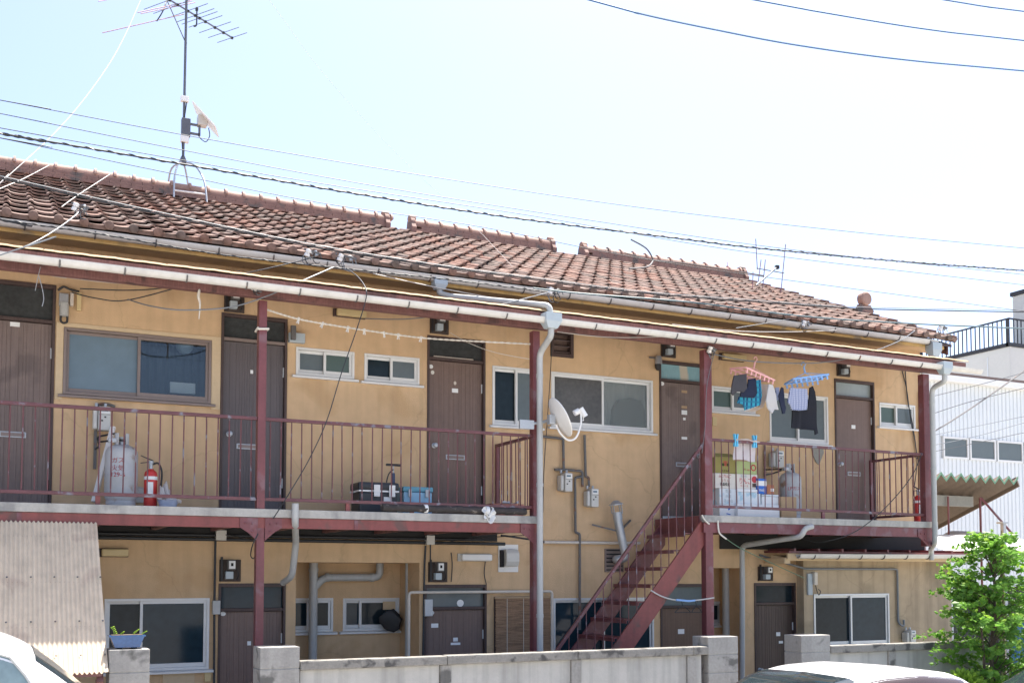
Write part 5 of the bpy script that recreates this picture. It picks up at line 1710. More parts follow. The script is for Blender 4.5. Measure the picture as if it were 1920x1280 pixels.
# ---- bamboo blind, hangers on stair rope
a, b, c, d = corners(929, 1121, 1031, 1250, -.05)
t = thing('reed_blind', 'brown reed blind hung over the ground-floor window behind the second lower post', 'blind', (a, -.06, c))
ns = int((d - c) / .011)
mm = MB()
for k in range(ns):
    z = (k + .5) * .011
    mm.tube([(random.uniform(-.008, .004), 0, z), ((b - a) * .5, .004 * math.sin(k * .7), z), (b - a + random.uniform(-.006, .010), 0, z)], .0052, 5)
o = mm.build('reeds', 'reed', t, smooth=True)
o['kind'] = 'stuff'
for f_ in (.2, .5, .8):
    MB().tube([((b - a) * f_, -.008, 0), ((b - a) * f_, -.008, d - c)], .003, 5).build('binding_cord', 'rope', t)
MB().tube([(-.02, -.005, d - c + .005), (b - a + .02, -.005, d - c + .005)], .012, 8).build('head_rail', 'carton_brown', t, smooth=True)
rp = [at(1220, 1106, -1.07), at(1240, 1117, -1.08), at(1265, 1124, -1.08), at(1300, 1125, -1.08), at(1339, 1120, -1.11)]
t = tag(MB().tube(smooth_path(rp), .009, 6).build('stair_rope', 'wire_white', smooth=True), 'white rope tied between stair stringer and the red post', 'rope')
tag(MB().tube(smooth_path([at(1268, 1124, -1.095), at(1280, 1125, -1.1), at(1292, 1126, -1.095), at(1303, 1125, -1.095)]), .013, 6).build('rope_wrap', 'hang_blue', smooth=True), 'blue tape wound on the white stair rope', 'tape')
for (px, label) in ((1280, 'left black clothes hanger on the stair rope'), (1306, 'right, narrower black clothes hanger on the stair rope')):
    q = at(px, 1128, -1.085)
    hw = .115 if px == 1280 else .075
    t = thing('clothes_hanger', label, 'clothes hanger', tuple(q), group='black hangers')
    MB().tube([(.014 * math.cos(a_), 0, .014 * math.sin(a_) + .004) for a_ in [k * .5 for k in range(-1, 8)]] + [(0, 0, -.045)], .0045, 6).build('hook', 'black', t, smooth=True)
    MB().tube(smooth_path([(0, 0, -.045), (-hw * .5, 0, -.075), (-hw, 0, -.125)], 4), .006, 6).build('shoulder', 'black', t, smooth=True)
    MB().tube(smooth_path([(0, 0, -.045), (hw * .5, 0, -.075), (hw, 0, -.125)], 4), .006, 6).build('shoulder', 'black', t, smooth=True)
    MB().tube([(-hw, 0, -.125), (hw, 0, -.125)], .005, 6).build('trouser_bar', 'black', t, smooth=True)
# white cords tied at the middle post foot
for (pts, lb) in (([(1316, 965), (1322, 975), (1330, 982)], 'white cord tied at the stair head against the red post'), ([(1346, 975), (1347, 990), (1350, 1000), (1362, 1010)], 'white cord knotted under the right balcony corner')):
    tag(MB().tube(smooth_path([at(a_, b_, -1.13) for a_, b_ in pts]), .010, 6).build('tied_cord', 'rope', smooth=True), lb, 'cord')
q = at(737, 1162, RD - .1)
t = tag(MB().lathe([(.06, 0), (.11, .01), (.13, .06), (.12, .12), (.14, .16), (.10, .18)], (0, 0, 0), 9, axis=(-.3, -1, 0)).jitter(.022).build('wrapped_fan', 'black', smooth=True, loc=(q.x, RD - .01, q.z)), 'black plastic wrapped fan outlet at the recessed window', 'fan')
q0, q1 = at(719, 1127, RD - .02), at(742, 1142, RD - .02)
MB().box(q0.x, q1.x, RD - .004, RD + .004, q1.z, q0.z).build('vent_board', 'trim', B)

# ================================================================== yard: lean-to, block walls, vehicles, plants
# ---- corrugated lean-to at the left
pt_ = at(182, 980, -1.14)
pb_ = at(204, 1261, -2.35)
zt_, zb_ = pt_.z - .005, pb_.z
t = thing('corrugated_lean_to', 'cream corrugated lean-to roof under the left balcony', 'lean-to', (0, -1.14, 0))
x_r0, x_r1 = pt_.x, pb_.x
W_ = .038
for k, (xa, xb, dz) in enumerate(((-2.6, .02, 0.0), (.0, x_r0, .006))):
    def fn(u, v, xa=xa, xb=xb, dz=dz, k=k):
        x = xa + u * (xb - xa) + (0.02 * v if k == 1 and u == 1 else 0)
        return (x, v * (-2.35 + 1.14), zt_ + (zb_ - zt_) * v + dz + .0095 * math.sin(x / W_ * 2 * math.pi) - .012 * math.sin(v * 9.4) * .3)
    MB().grid(fn, int((xb - xa) / W_ * 7), 3).build('corrugated_sheet', 'sheet', t, smooth=True, recalc=False, solid=.004)
for f_ in (.08, .40, .69, .97):
    yy, zz = f_ * (-2.35 + 1.14), zt_ + (zb_ - zt_) * f_ - .045
    MB().bar((-2.6, yy, zz), (x_r0 - .03, yy, zz), .045, .04).build('batten', 'timber', t)
for x in (-2.5, -.9, x_r0 - .07):
    MB().box(x, x + .06, -1.14, -1.08, 0, zb_ - .06).build('prop', 'timber', t)
    MB().bar((x + .03, 0, zt_ - .09), (x + .03, -1.18, zb_ - .09), .05, .06).build('rafter', 'timber', t)
nail = MB().lathe([(.009, 0), (.008, .006), (.003, .009)], (0, 0, 0), 6).mesh('nail', 'iron')
for f_ in (.40, .69, .90):
    for k in range(12):
        x = -.9 + k * W_ * 5 + W_ * .25
        if x < x_r0:
            inst('nail', nail, t, (x, f_ * (-2.35 + 1.14) - .008, zt_ + (zb_ - zt_) * f_ + .018), (rad(45), 0, 0))

# ---- boundary walls of concrete blocks and panels
YW = -2.3
BLK = {}


def block(x0, x1, z0, z1, par, dep=.15):
    key = (round(x1 - x0, 3), round(z1 - z0, 3), dep)
    if key not in BLK:
        BLK[key] = MB().box(0, key[0], 0, dep, 0, key[1]).mesh('block', 'block', bevel=.007)
    o = inst('block', BLK[key], par, (x0, YW, z0))
    o.rotation_euler = (0, 0, rad(random.uniform(-.25, .25)))
    return o


def pillar(par, x0, x1, ztop):
    z = ztop
    hs = .196
    while z > .02:
        z0 = max(0, z - hs + .006)
        block(x0, x1, z0, z, par, .30)
        z -= hs
    MB().box(x0 + .008, x1 - .008, YW + .008, YW + .292, 0, ztop - .01).build('mortar', 'panel', par)


def panel_wall(par, x0, x1, ztop, posts, z_slope=0.0):
    """precast panels between thin posts under a coping"""
    ch = .085
    xs = [x0] + posts + [x1]
    for i in range(len(xs) - 1):
        a, b = xs[i], xs[i + 1]
        MB().box(a + .002, b - .002, YW - .015, YW + .135, ztop - ch, ztop + random.uniform(-.006, .004)).build('coping', 'coping', par, bevel=.012)
        for k in range(4):
            z1 = ztop - ch - .003 - k * .34
            MB().box(a + (.06 if i else .01), b - .06, YW + .045, YW + .085, max(0, z1 - .336), z1).build('panel', 'panel', par, bevel=.006)
    for x in posts:
        MB().box(x - .058, x + .058, YW + .02, YW + .12, 0, ztop - ch - .002).build('wall_post', 'block', par, bevel=.008)


wa = thing('boundary_wall', 'long grey concrete panel wall with block pillars below the stairs', 'wall', (0, 0, 0))
pillar(wa, at(488, 1230, YW).x, at(562, 1230, YW).x, 1.555)
xw0, xw1 = at(563, 1235, YW).x, at(1328, 1220, YW).x
panel_wall(wa, xw0, xw1, 1.425, [at(838, 1240, YW).x, at(1083, 1240, YW).x, at(1300, 1240, YW).x])
pillar(wa, xw1 + .003, at(1384, 1230, YW).x, 1.528)
wb = thing('boundary_wall', 'grey concrete panel wall in front of the annex window', 'wall', (0, 0, 0))
x0_, x1_ = at(1503, 1220, YW).x, at(1557, 1220, YW).x
pillar(wb, x0_, x1_, 1.513)
panel_wall(wb, x1_ + .003, at(1800, 1205, YW).x + .5, 1.382, [at(1676, 1220, YW).x])
wc = thing('boundary_wall', 'block pillar and low block wall beside the corrugated lean-to', 'wall', (0, 0, 0))
x0_, x1_ = at(205, 1230, YW).x, at(281, 1230, YW).x
pillar(wc, x0_, x1_, 1.572)
for k in range(3):
    for j in range(8):
        block(x0_ - .003 - (j + 1) * .40, x0_ - .009 - j * .40, .2 * (k), .2 * (k + 1) - .006, wc, .15)
    for j in range(8):
        block(x0_ - .003 - (j + 1) * .40, x0_ - .009 - j * .40, .2 * (k + 3), .2 * (k + 4) - .006, wc, .15)
# small insulator left on the pillar, blue bonsai pot
q = at(242, 1216, YW + .12)
t = thing('bonsai_pot', 'blue glazed shallow pot with sparse shoots on the left pillar', 'plant pot', (q.x - .02, YW + .13, 1.574))
MB().prism([(-.10, .012), (.10, .012), (.135, .10), (.15, .105), (.15, .115), (-.15, .115), (-.15, .105), (-.135, .10)], 'y', -.08, .08).build('pot', 'pot', t, bevel=.01)
for x in (-.06, .06):
    MB().box(x - .02, x + .02, -.05, .05, 0, .013).build('foot', 'dark', t)
MB().box(-.125, .125, -.065, .065, .11, .119).build('soil', 'bark', t)
for (x, h, l) in ((-.10, .07, -.03), (.05, .04, .04), (-.05, .02, .01), (.12, .02, .03)):
    MB().tube(smooth_path([(x, 0, .115), (x + l * .3, 0, .115 + h * .6), (x + l, 0, .115 + h)]), .004, 5).build('stem', 'leaf2', t, smooth=True)
    for k in range(5):
        z = .12 + h * (k + .5) / 5
        MB().add([(x + l * k / 5, 0, z), (x + l * k / 5 + .018, -.012, z + .012), (x + l * k / 5 + .026, 0, z + .008), (x + l * k / 5 + .014, .010, z)], [(0, 1, 2, 3)]).build('leaf', 'leaf2', t, recalc=False)


# ---- vehicles
def lerp_table(tab, x):
    if x <= tab[0][0]:
        return tab[0][1:]
    for a, b in zip(tab, tab[1:]):
        if x <= b[0]:
            t_ = (x - a[0]) / (b[0] - a[0])
            return tuple(p + (q_ - p) * t_ for p, q_ in zip(a[1:], b[1:]))
    return tab[-1][1:]


def smooth_table(tab, x, wdt=.12):
    n = 9
    acc = None
    for i in range(n):
        v = lerp_table(tab, x + wdt * (i / (n - 1) - .5) * 2)
        acc = v if acc is None else tuple(p + q_ for p, q_ in zip(acc, v))
    return tuple(p / n for p in acc)


def car(name, label, cat, loc, rz, prof, belt, hw, hwr, paint, wheels, wr, glass_side, glass_ends, visor=None, sill=.22, glassm='car_glass'):
    """prof: (x, roof height) of the middle line; front of the car at -x"""
    t = thing(name, label, cat, loc, rz)
    x0, x1 = prof[0][0], prof[-1][0]

    def S(x, a, off=0.0):
        (zr,) = smooth_table(prof, x)
        end = min(1, (x - x0) / .5, (x1 - x) / .5)
        taper = 1 - .14 * (1 - max(0, end)) ** 2
        h_b = hw * taper
        zb_ = min(belt, zr - .03)
        zre = max(zb_, zr - .075)
        kk = min(1, max(0, (zr - belt) / .35))
        h_r = h_b * .97 + (hwr - h_b * .97) * kk
        keys = [(0.0, h_b * .93, sill), (.08, h_b * .985, sill + .12), (.25, h_b, (sill + zb_) / 2 + .05), (.42, h_b * .985, zb_), (.46, h_b * .965, zb_ + .012),
                (.70, h_r + .012, zre - .015), (.76, h_r - .03, zre + .035), (.84, h_r * .80, zre + .062), (1.0, 0.0, zr)]
        for (a0, p0, z0), (a1, p1, z1) in zip(keys, keys[1:]):
            if a <= a1 + 1e-9:
                f_ = (a - a0) / (a1 - a0)
                y_, z_ = p0 + (p1 - p0) * f_, z0 + (z1 - z0) * f_
                ny, nz = (z1 - z0), -(p1 - p0)
                l_ = math.hypot(ny, nz) or 1
                return Vector((x, y_ + off * ny / l_, z_ + off * nz / l_))
    body = MB()
    AA = [0, .04, .08, .16, .25, .34, .42, .46, .52, .58, .64, .70, .73, .76, .80, .84, .90, 1.0]
    NX = 90
    for sgn in (1, -1):
        def fn(u, v, sgn=sgn):
            a = AA[min(len(AA) - 1, round(v * (len(AA) - 1)))]
            p_ = S(x0 + u * (x1 - x0), a)
            return (p_.x, sgn * p_.y, p_.z)
        body.grid(fn, NX, len(AA) - 1)
    for xe in (x0, x1):
        ring = [S(xe, a) for a in AA]
        body.add([(p_.x, p_.y, p_.z) for p_ in ring] + [(p_.x, -p_.y, p_.z) for p_ in ring[::-1]], [tuple(range(2 * len(AA)))])
    bm_o = body
    me = bm_o.mesh('body', paint)
    bm = bmesh.new()
    bm.from_mesh(me)
    bmesh.ops.remove_doubles(bm, verts=bm.verts, dist=.0008)
    bmesh.ops.recalc_face_normals(bm, faces=bm.faces)
    bm.to_mesh(me)
    bm.free()
    for p_ in me.polygons:
        p_.use_smooth = True
    me.set_sharp_from_angle(angle=rad(50))
    inst('body', me, t)
    for sgn in (1, -1):
        for (xa, xb, a0, a1, ska, skb) in glass_side:
            def fg(u, v, sgn=sgn):
                a = a0 + (a1 - a0) * v
                xx = (xa + ska * v) + ((xb + skb * v) - (xa + ska * v)) * u
                p_ = S(xx, a, .006)
                return (p_.x, sgn * p_.y, p_.z)
            MB().grid(fg, 16, 8).build('side_window', glassm, t, smooth=True, recalc=False)

            def fr(u, v, sgn=sgn):
                a = a0 + (a1 - a0) * v
                xx = (xa + ska * v) + ((xb + skb * v) - (xa + ska * v)) * u
                p_ = S(xx, a, .010)
                return Vector((p_.x, sgn * p_.y, p_.z))
            loop = [fr(u / 14, 0) for u in range(15)] + [fr(1, v / 8) for v in range(1, 9)] + [fr(1 - u / 14, 1) for u in range(1, 15)] + [fr(0, 1 - v / 8) for v in range(1, 9)]
            MB().tube(loop, .009, 5).build('window_trim', 'galv', t, smooth=True)
        if visor:
            xa, xb = visor
            def fv(u, v, sgn=sgn):
                p_ = S(xa + u * (xb - xa), .735 - .055 * v, .012 + .022 * v)
                return (p_.x, sgn * p_.y, p_.z)
            MB().grid(fv, 26, 3).build('rain_visor', 'visor', t, smooth=True, recalc=False, solid=.004)
    for (xa, xb) in glass_ends:
        def fe(u, v):
            s_ = (v - .5) * 2
            a = 1.0 - abs(s_) * .22
            p_ = S(xa + (xb - xa) * u, a, .006)
            return (p_.x, math.copysign(p_.y, s_) if abs(s_) > 1e-6 else 0, p_.z)
        MB().grid(fe, 14, 24).build('windscreen', 'car_glass', t, smooth=True, recalc=False)
    for wx in wheels:
        for sgn in (1, -1):
            w_ = MB().lathe([(wr * .6, -.09), (wr * .95, -.09), (wr, -.06), (wr, .06), (wr * .95, .09), (wr * .6, .09)], (wx, sgn * (hw - .07), wr), 28, axis=(0, sgn, 0)).build('wheel', 'tyre', t, smooth=True)
            MB().lathe([(wr * .62, .05), (wr * .58, .085), (wr * .2, .075), (.03, .09)], (wx, sgn * (hw - .07), wr), 20, axis=(0, sgn, 0)).build('rim', 'galv', w_, smooth=True)
    for sgn in (1, -1):
        MB().box(x0 - .0, x0 + .09, sgn * hw * .62 - .13, sgn * hw * .62 + .13, belt - .32, belt - .20).build('headlight', 'white_alu', t, bevel=.02)
        MB().box(x1 - .09, x1 + .0, sgn * hw * .68 - .10, sgn * hw * .68 + .10, belt - .30, belt - .12).build('tail_light', 'red', t, bevel=.02)
        q_ = S(glass_side[0][0] + .12, .44)
        MB().box(q_.x - .05, q_.x + .05, sgn * (q_.y + .06) - .07, sgn * (q_.y + .06) + .07, q_.z, q_.z + .12).build('door_mirror', paint, t, bevel=.03)
    MB().box(x0 + .15, x1 - .15, -hw * .8, hw * .8, .18, .30).build('underbody', 'tyre', t)
    return t


sedan = [(-2.05, .66), (-1.95, .80), (-1.05, .95), (-.42, 1.36), (-.05, 1.435), (.45, 1.45), (.95, 1.40), (1.62, 1.02), (1.98, .95), (2.05, .70)]
car('white_car', 'white saloon car with brown rain visors parked before the annex wall', 'car', (6.24, -4.95, .0), rad(2), sedan, .92, .84, .60, 'car_white', (-1.30, 1.28), .30,
    [(-.62, .42, .48, .72, .46, -.02), (.50, 1.22, .48, .72, 0.0, -.34)], [(-1.00, -.22), (.98, 1.58)], visor=(-.20, .92))
kei = [(-1.62, .85), (-1.55, 1.0), (-1.10, 1.12), (-.52, 1.66), (-.28, 1.83), (.10, 1.885), (1.2, 1.88), (1.60, 1.78), (1.68, .9)]
car('white_van', 'white van at the lower left, its roof below the lean-to', 'van', (-.22, -5.25, .045), rad(180), kei, 1.02, .735, .62, 'car_white', (-1.15, 1.10), .27,
    [(-.86, .02, .48, .715, .58, .0), (.12, .82, .48, .715, 0, 0)], [(-1.04, -.40)], glassm='van_glass')
car('grey_car', 'silver blue car cut off at the lower right corner', 'car', (10.45, -4.5, -.05), rad(-8), sedan, .92, .84, .60, mat('silver_blue_paint', (.42, .48, .52), .25, .02, 1, metal=.3, coat=.6), (-1.30, 1.28), .30,
    [(-.62, .42, .48, .68, .42, -.02), (.50, 1.22, .48, .68, 0.0, -.30)], [(-1.00, -.38), (.98, 1.58)])


# ---- plants
def leaf_cloud(n, shape, size, seed):
    r = random.Random(seed)
    mb_ = MB()
    for _ in range(n):
        c, d = shape(r)
        c, d = Vector(c), Vector(d).normalized()
        s = size * r.uniform(.45, 1.5)
        sd = d.cross(Vector((r.uniform(-1, 1), r.uniform(-1, 1), r.uniform(-.3, 1)))).normalized() * s * .36
        nrm = sd.cross(d).normalized() * s * .12
        mb_.add([c, c + d * s * .5 + sd - nrm, c + d * s, c + d * s * .5 - sd - nrm, c + d * s * .5], [(0, 1, 4), (1, 2, 4), (2, 3, 4), (3, 0, 4)])
    return mb_


tb_ = at(1863, 1200, -2.75)
t = thing('young_tree', 'leafy green young tree beside the end of the annex wall', 'tree', (tb_.x, -2.75, 0))
trunk = [(0, 0, 0), (.02, 0, .6), (-.02, .02, 1.2), (.03, 0, 1.8), (.05, .02, 2.35)]
MB().tube(smooth_path(trunk), [.035 - .025 * k / 32 for k in range(33)], 8).build('trunk', 'bark', t, smooth=True)
MB().tube(smooth_path([(-.16, .03, 0), (-.15, 0, .7), (-.22, -.02, 1.5), (-.25, 0, 1.95)]), [.025 - .017 * k / 24 for k in range(25)], 7).build('stem', 'bark', t, smooth=True)
sprays = []
rr = random.Random(9)
for _ in range(260):
    z = rr.uniform(.70, 2.72)
    rad_ = .68 * math.sqrt(max(.03, 1 - ((z - 1.65) / 1.15) ** 2)) * (1 if z < 2.0 else .84)
    a_ = rr.uniform(0, 2 * math.pi)
    r_ = rad_ * rr.uniform(.25, 1.08)
    sprays.append((Vector((r_ * math.cos(a_) + .02, r_ * math.sin(a_) * .9, z + rr.uniform(-.05, .05))), a_))


def spray_leaf(r):
    c, a_ = sprays[r.randrange(len(sprays))]
    out = Vector((math.cos(a_), math.sin(a_), r.uniform(-.1, .35))).normalized()
    k = r.uniform(-.16, .18)
    side = Vector((-out.y, out.x, 0)) * r.choice((-1, 1))
    p = c + out * k + Vector((r.gauss(0, .012), r.gauss(0, .012), -abs(k) * .25 + r.gauss(0, .012)))
    return p, out * .6 + side * .9 + Vector((0, 0, r.uniform(-.3, .25)))


leaf_cloud(9000, spray_leaf, .064, 3).build('crown', 'leaf', t, recalc=False)
leaf_cloud(1500, lambda r: (lambda p: (p[0] + Vector((0, 0, .03)), p[1]))(spray_leaf(r)), .052, 8).build('young_leaves', 'leaf2', t, recalc=False)
bw = MB()
for (c, a_) in sprays[:110]:
    base = Vector((.02, 0, max(.5, c.z - .28)))
    bw.tube([base, base.lerp(c, .5) + Vector((0, 0, .03)), c], [.007, .005, .002], 4)
bw.build('twigs', 'bark', t)
MB().tube([(.24, .06, 0), (.26, .06, 2.75)], .013, 8).build('stake', 'carton_brown', t, smooth=True)
q = at(1800, 1245, -2.9)
t = thing('round_shrub', 'low round bright green shrub left of the young tree', 'shrub', (q.x, -2.95, 0))
MB().tube([(0, 0, 0), (.01, 0, .7)], .02, 6).build('stem', 'bark', t)


def ball(r):
    a_, b_ = r.uniform(0, 2 * math.pi), math.acos(r.uniform(-1, 1))
    d = Vector((math.sin(b_) * math.cos(a_), math.sin(b_) * math.sin(a_), math.cos(b_)))
    k = r.uniform(.55, 1.05)
    return Vector((d.x * .24 * k, d.y * .22 * k, .86 + d.z * .23 * k)), d + Vector((r.uniform(-.6, .6), r.uniform(-.6, .6), .6))


leaf_cloud(1900, ball, .045, 5).build('foliage', 'leaf2', t, recalc=False)
gr = MB()
rg = random.Random(2)
for _ in range(1500):
    x = rg.uniform(tb_.x - .55, tb_.x + 1.6)
    y = rg.uniform(-3.25, -2.55)
    h = rg.uniform(.55, 1.12)
    a_ = rg.uniform(0, 6.28)
    ln = Vector((math.cos(a_), math.sin(a_), 0)) * h * rg.uniform(.1, .4)
    w_ = Vector((-math.sin(a_), math.cos(a_), 0)) * .008
    b0 = Vector((x, y, 0))
    p1_, p2_ = b0 + ln * .35 + Vector((0, 0, h * .65)), b0 + ln + Vector((0, 0, h))
    gr.add([b0 - w_, b0 + w_, p1_ + w_, p1_ - w_, p2_], [(0, 1, 2, 3), (3, 2, 4)])
o = gr.build('tall_grass', 'leaf2', recalc=False)
tag(o, 'tall bamboo grass growing below the young tree', 'grass')
o['kind'] = 'stuff'

# ================================================================== background at the right
# ---- white corrugated workshop
YB = 10.0
t = thing('white_workshop', 'white corrugated workshop with a band of windows right of the house', 'building', (0, YB, 0))
xl_ = 16.0
zr_ = at(1830, 722, YB).z
n_ = int((44 - xl_) / .16)
pr_ = []
for k in range(n_):
    x = xl_ + k * .16
    pr_ += [(x, 0), (x + .10, 0), (x + .115, .03), (x + .145, .03)]
wa0, wa1, wa2, wa3 = corners(1766, 817, 1990, 873, YB)
zw0, zw1 = wa2, wa3
for (z0, z1) in ((0, zw0), (zw1, zr_)):
    m_ = MB()
    m_.add([(p[0], p[1], z0) for p in pr_] + [(p[0], p[1], z1) for p in pr_], [(i, i + 1, len(pr_) + i + 1, len(pr_) + i) for i in range(len(pr_) - 1)])
    m_.build('corrugated_wall', 'white_wall', t, recalc=False)
m_ = MB()
m_.add([(p[0], p[1], zw0) for p in pr_ if p[0] < wa0] + [(p[0], p[1], zw1) for p in pr_ if p[0] < wa0], [(i, i + 1, sum(q_[0] < wa0 for q_ in pr_) + i + 1, sum(q_[0] < wa0 for q_ in pr_) + i) for i in range(sum(q_[0] < wa0 for q_ in pr_) - 1)])
m_.build('corrugated_wall', 'white_wall', t, recalc=False)
MB().box(xl_ + .1, 44, .05, 8, 0, zr_ - .05).build('core', 'white_wall', t)
wpx = [1767, 1817, 1868, 1919, 1970]
for k in range(len(wpx) - 1):
    a, b = at(wpx[k] + 1, 845, YB).x, at(wpx[k + 1] - 2, 845, YB).x
    f_ = MB().box(a, a + .05, -.03, .04, zw0, zw1).box(b - .05, b, -.03, .04, zw0, zw1).box(a + .05, b - .05, -.03, .04, zw1 - .06, zw1).box(a + .05, b - .05, -.03, .04, zw0, zw0 + .06).build('window', 'white_alu', t)
    MB().box(a + .05, b - .05, .0, .01, zw0 + .06, zw1 - .06).build('pane', 'frost_grey', f_)
MB().box(xl_ - .1, 44, -.22, .02, zr_ - .02, zr_ + .16).build('gutter', 'white', t, bevel=.02)
MB().box(xl_ - .1, 44, -.20, 8, zr_ + .16, zr_ + .24).build('roof_edge', 'door_brown', t)
# ---- far building with a roof terrace
DN, DF = 34.0, 40.0
X0_ = 1.229 * DN
t = thing('far_terrace_building', 'pale building with black roof-terrace railing and stair tower behind the workshop', 'building', (X0_, DN - 11.9, 0))
zfl = at(1905, 650, DN - 11.9).z
MB().box(0, 14, 0, 14, 0, zfl).build('wall', 'cream_wall', t, bevel=.05)
for k in range(4):
    MB().box(-.02, -.004, 1.2 + k * 2.6, 1.24 + k * 2.6, 0, zfl - .3).build('wall_joint', 'white_wall', t)
MB().box(-.06, 14, -.06, 14, zfl, zfl + .16).build('terrace_edge', 'black_rail', t)
rh = 1.25
MB().box(-.03, .03, 0, 14, zfl + rh, zfl + rh + .07).build('top_rail', 'black_rail', t)
MB().box(0, 14, -.03, .03, zfl + rh, zfl + rh + .07).build('top_rail', 'black_rail', t)
bme = MB().box(-.02, .02, -.02, .02, 0, rh - .12).mesh('railing_bar', 'black_rail')
for k in range(48):
    inst('railing_bar', bme, t, (0, .15 + k * .25, zfl + .16))
for k in range(28):
    inst('railing_bar', bme, t, (.3 + k * .25, 0, zfl + .16))
for yy in (.02, 5.2, 10.4):
    MB().box(-.06, .06, yy, yy + .12, zfl, zfl + rh + .05).build('railing_post', 'black_rail', t)
ztw = at(1910, 518, DN - 11.9 + .5).z
xt_ = at(1899, 600, DN - 11.9 + 3.2).x - X0_
MB().box(xt_, xt_ + 5, .6, 3.2, zfl + .16, ztw).build('stair_tower', 'cream_wall', t, bevel=.04)
MB().box(xt_ - .07, xt_ + 5.1, .52, 3.28, ztw, ztw + .2).build('tower_roof', 'black_rail', t)
# ---- folded-plate canopy
YC = 2.6
ca0, ca1 = at(1745, 885, YC), at(1908, 892, YC)
t = thing('folded_canopy', 'folded steel canopy with green edge on thin props beside the house', 'canopy', (ca0.x, YC, 0))
zc_ = (ca0.z + ca1.z) / 2
Lx = ca1.x - ca0.x
nt_ = 9
DC, DS = 3.2, .375
for k in range(nt_):
    x0_, x1_ = Lx * k / nt_, Lx * (k + 1) / nt_
    xm_ = (x0_ + x1_) / 2
    hh = .16
    MB().add([(x0_, 0, zc_), (xm_, 0, zc_ - hh), (xm_, DC, zc_ - hh - DC * DS), (x0_, DC, zc_ - DC * DS), (x1_, 0, zc_), (x1_, DC, zc_ - DC * DS)], [(0, 1, 2, 3), (1, 4, 5, 2)]).build('folded_plate', 'canopy', t, recalc=False, solid=.006)
    MB().add([(x0_, -.012, zc_ + .012), (xm_, -.012, zc_ - hh + .03), (xm_, -.012, zc_ - hh - .012), (x0_, -.012, zc_ - .045), (x1_, -.012, zc_ + .012), (x1_, -.012, zc_ - .045)], [(0, 3, 2, 1), (1, 2, 5, 4)]).build('green_edge', 'canopy_green', t, recalc=False, solid=.006)
MB().bar((-.3, .55, zc_ - .48), (Lx * .72, .55, zc_ - .48), .10, .20).build('beam', 'steel_beam', t)
MB().bar((-.3, 2.2, zc_ - 1.1), (Lx * .9, 2.2, zc_ - 1.1), .10, .20).build('beam', 'steel_beam', t)
MB().bar((Lx, 0, zc_ - .10), (Lx, DC, zc_ - .10 - DC * DS), .03, .2).build('end_plate', 'canopy', t)
xp = at(1838, 950, YC + .45).x - ca0.x
MB().tube([(xp, .45, 0), (xp, .45, zc_ - .4)], .022, 8).build('prop', 'maroon', t, smooth=True)
xp2 = at(1778, 950, YC + .45).x - ca0.x
MB().tube([(xp2, .45, 0), (xp2, .45, zc_ - .4)], .018, 8).build('prop', 'maroon', t, smooth=True)
MB().tube([(xp + .02, .45, zc_ - .4), (xp + .62, .0, zc_ - 1.35)], .022, 8).build('brace', 'maroon', t, smooth=True)
# ---- tarpaulin shelter, grey post, dark shed
q0, q1 = at(1772, 1002, 1.2), at(1990, 1002, 1.2)
t = thing('tarp_shelter', 'white tarpaulin shelter behind the young tree', 'shelter', (q0.x, 1.2, 0))
zt2 = at(1850, 990, 1.2).z
wq = q1.x - q0.x
MB().grid(lambda u, v: (u * wq, v * 2.2 - .3 * (1 - v) - .02, zt2 - .42 * (1 - v) ** 2 - .1 * (1 - u) + .05 * math.sin(u * 11 + v * 4) + .03 * math.sin(u * 23)), 40, 14).build('tarpaulin', 'tarp', t, smooth=True, recalc=False)
for x in (.1, wq * .5, wq - .1):
    MB().box(x - .03, x + .03, .05, .11, 0, zt2 - .42).build('leg', 'steel_beam', t)
MB().box(.25, .95, .3, .36, 0, 2.2).build('sliding_door', 'frost_dark', t, bevel=.01)
MB().box(.14, .24, .28, .38, 0, 2.25).build('door_post', 'pipe_cream', t, bevel=.01)
MB().box(.96, wq, .5, .56, 0, 2.0).build('back_panel', 'room', t)
q = at(1881, 985, -.3)
tag(MB().box(q.x - .03, q.x + .03, -.33, -.27, 0, q.z + .03).box(q.x - .08, q.x + .04, -.36, -.24, q.z + .031, q.z + .06).build('grey_post', 'galv', bevel=.004), 'grey capped post rising out of the young tree', 'post')
q = at(1925, 1200, -1.2)
tag(MB().grid(lambda u, v: (q.x - .32 + u * 1.8, -1.2 + .03 * math.sin(u * 60), v * 1.55), 60, 2).build('blue_sheet', 'blue_sheet', smooth=True, recalc=False), 'dark blue corrugated sheet behind the young tree', 'sheet')

M['mast_steel'] = mat('weathered_mast_steel', (0.13, 0.135, 0.15), .5, .15, 8, metal=.3)
# ================================================================== antennas
def along(p0, u, px):
    lo, hi = -6.0, 6.0
    f0 = proj(p0 + u * lo)[0] < proj(p0 + u * hi)[0]
    for _ in range(50):
        m_ = (lo + hi) / 2
        if (proj(p0 + u * m_)[0] < px) == f0:
            lo = m_
        else:
            hi = m_
    return p0 + u * lo


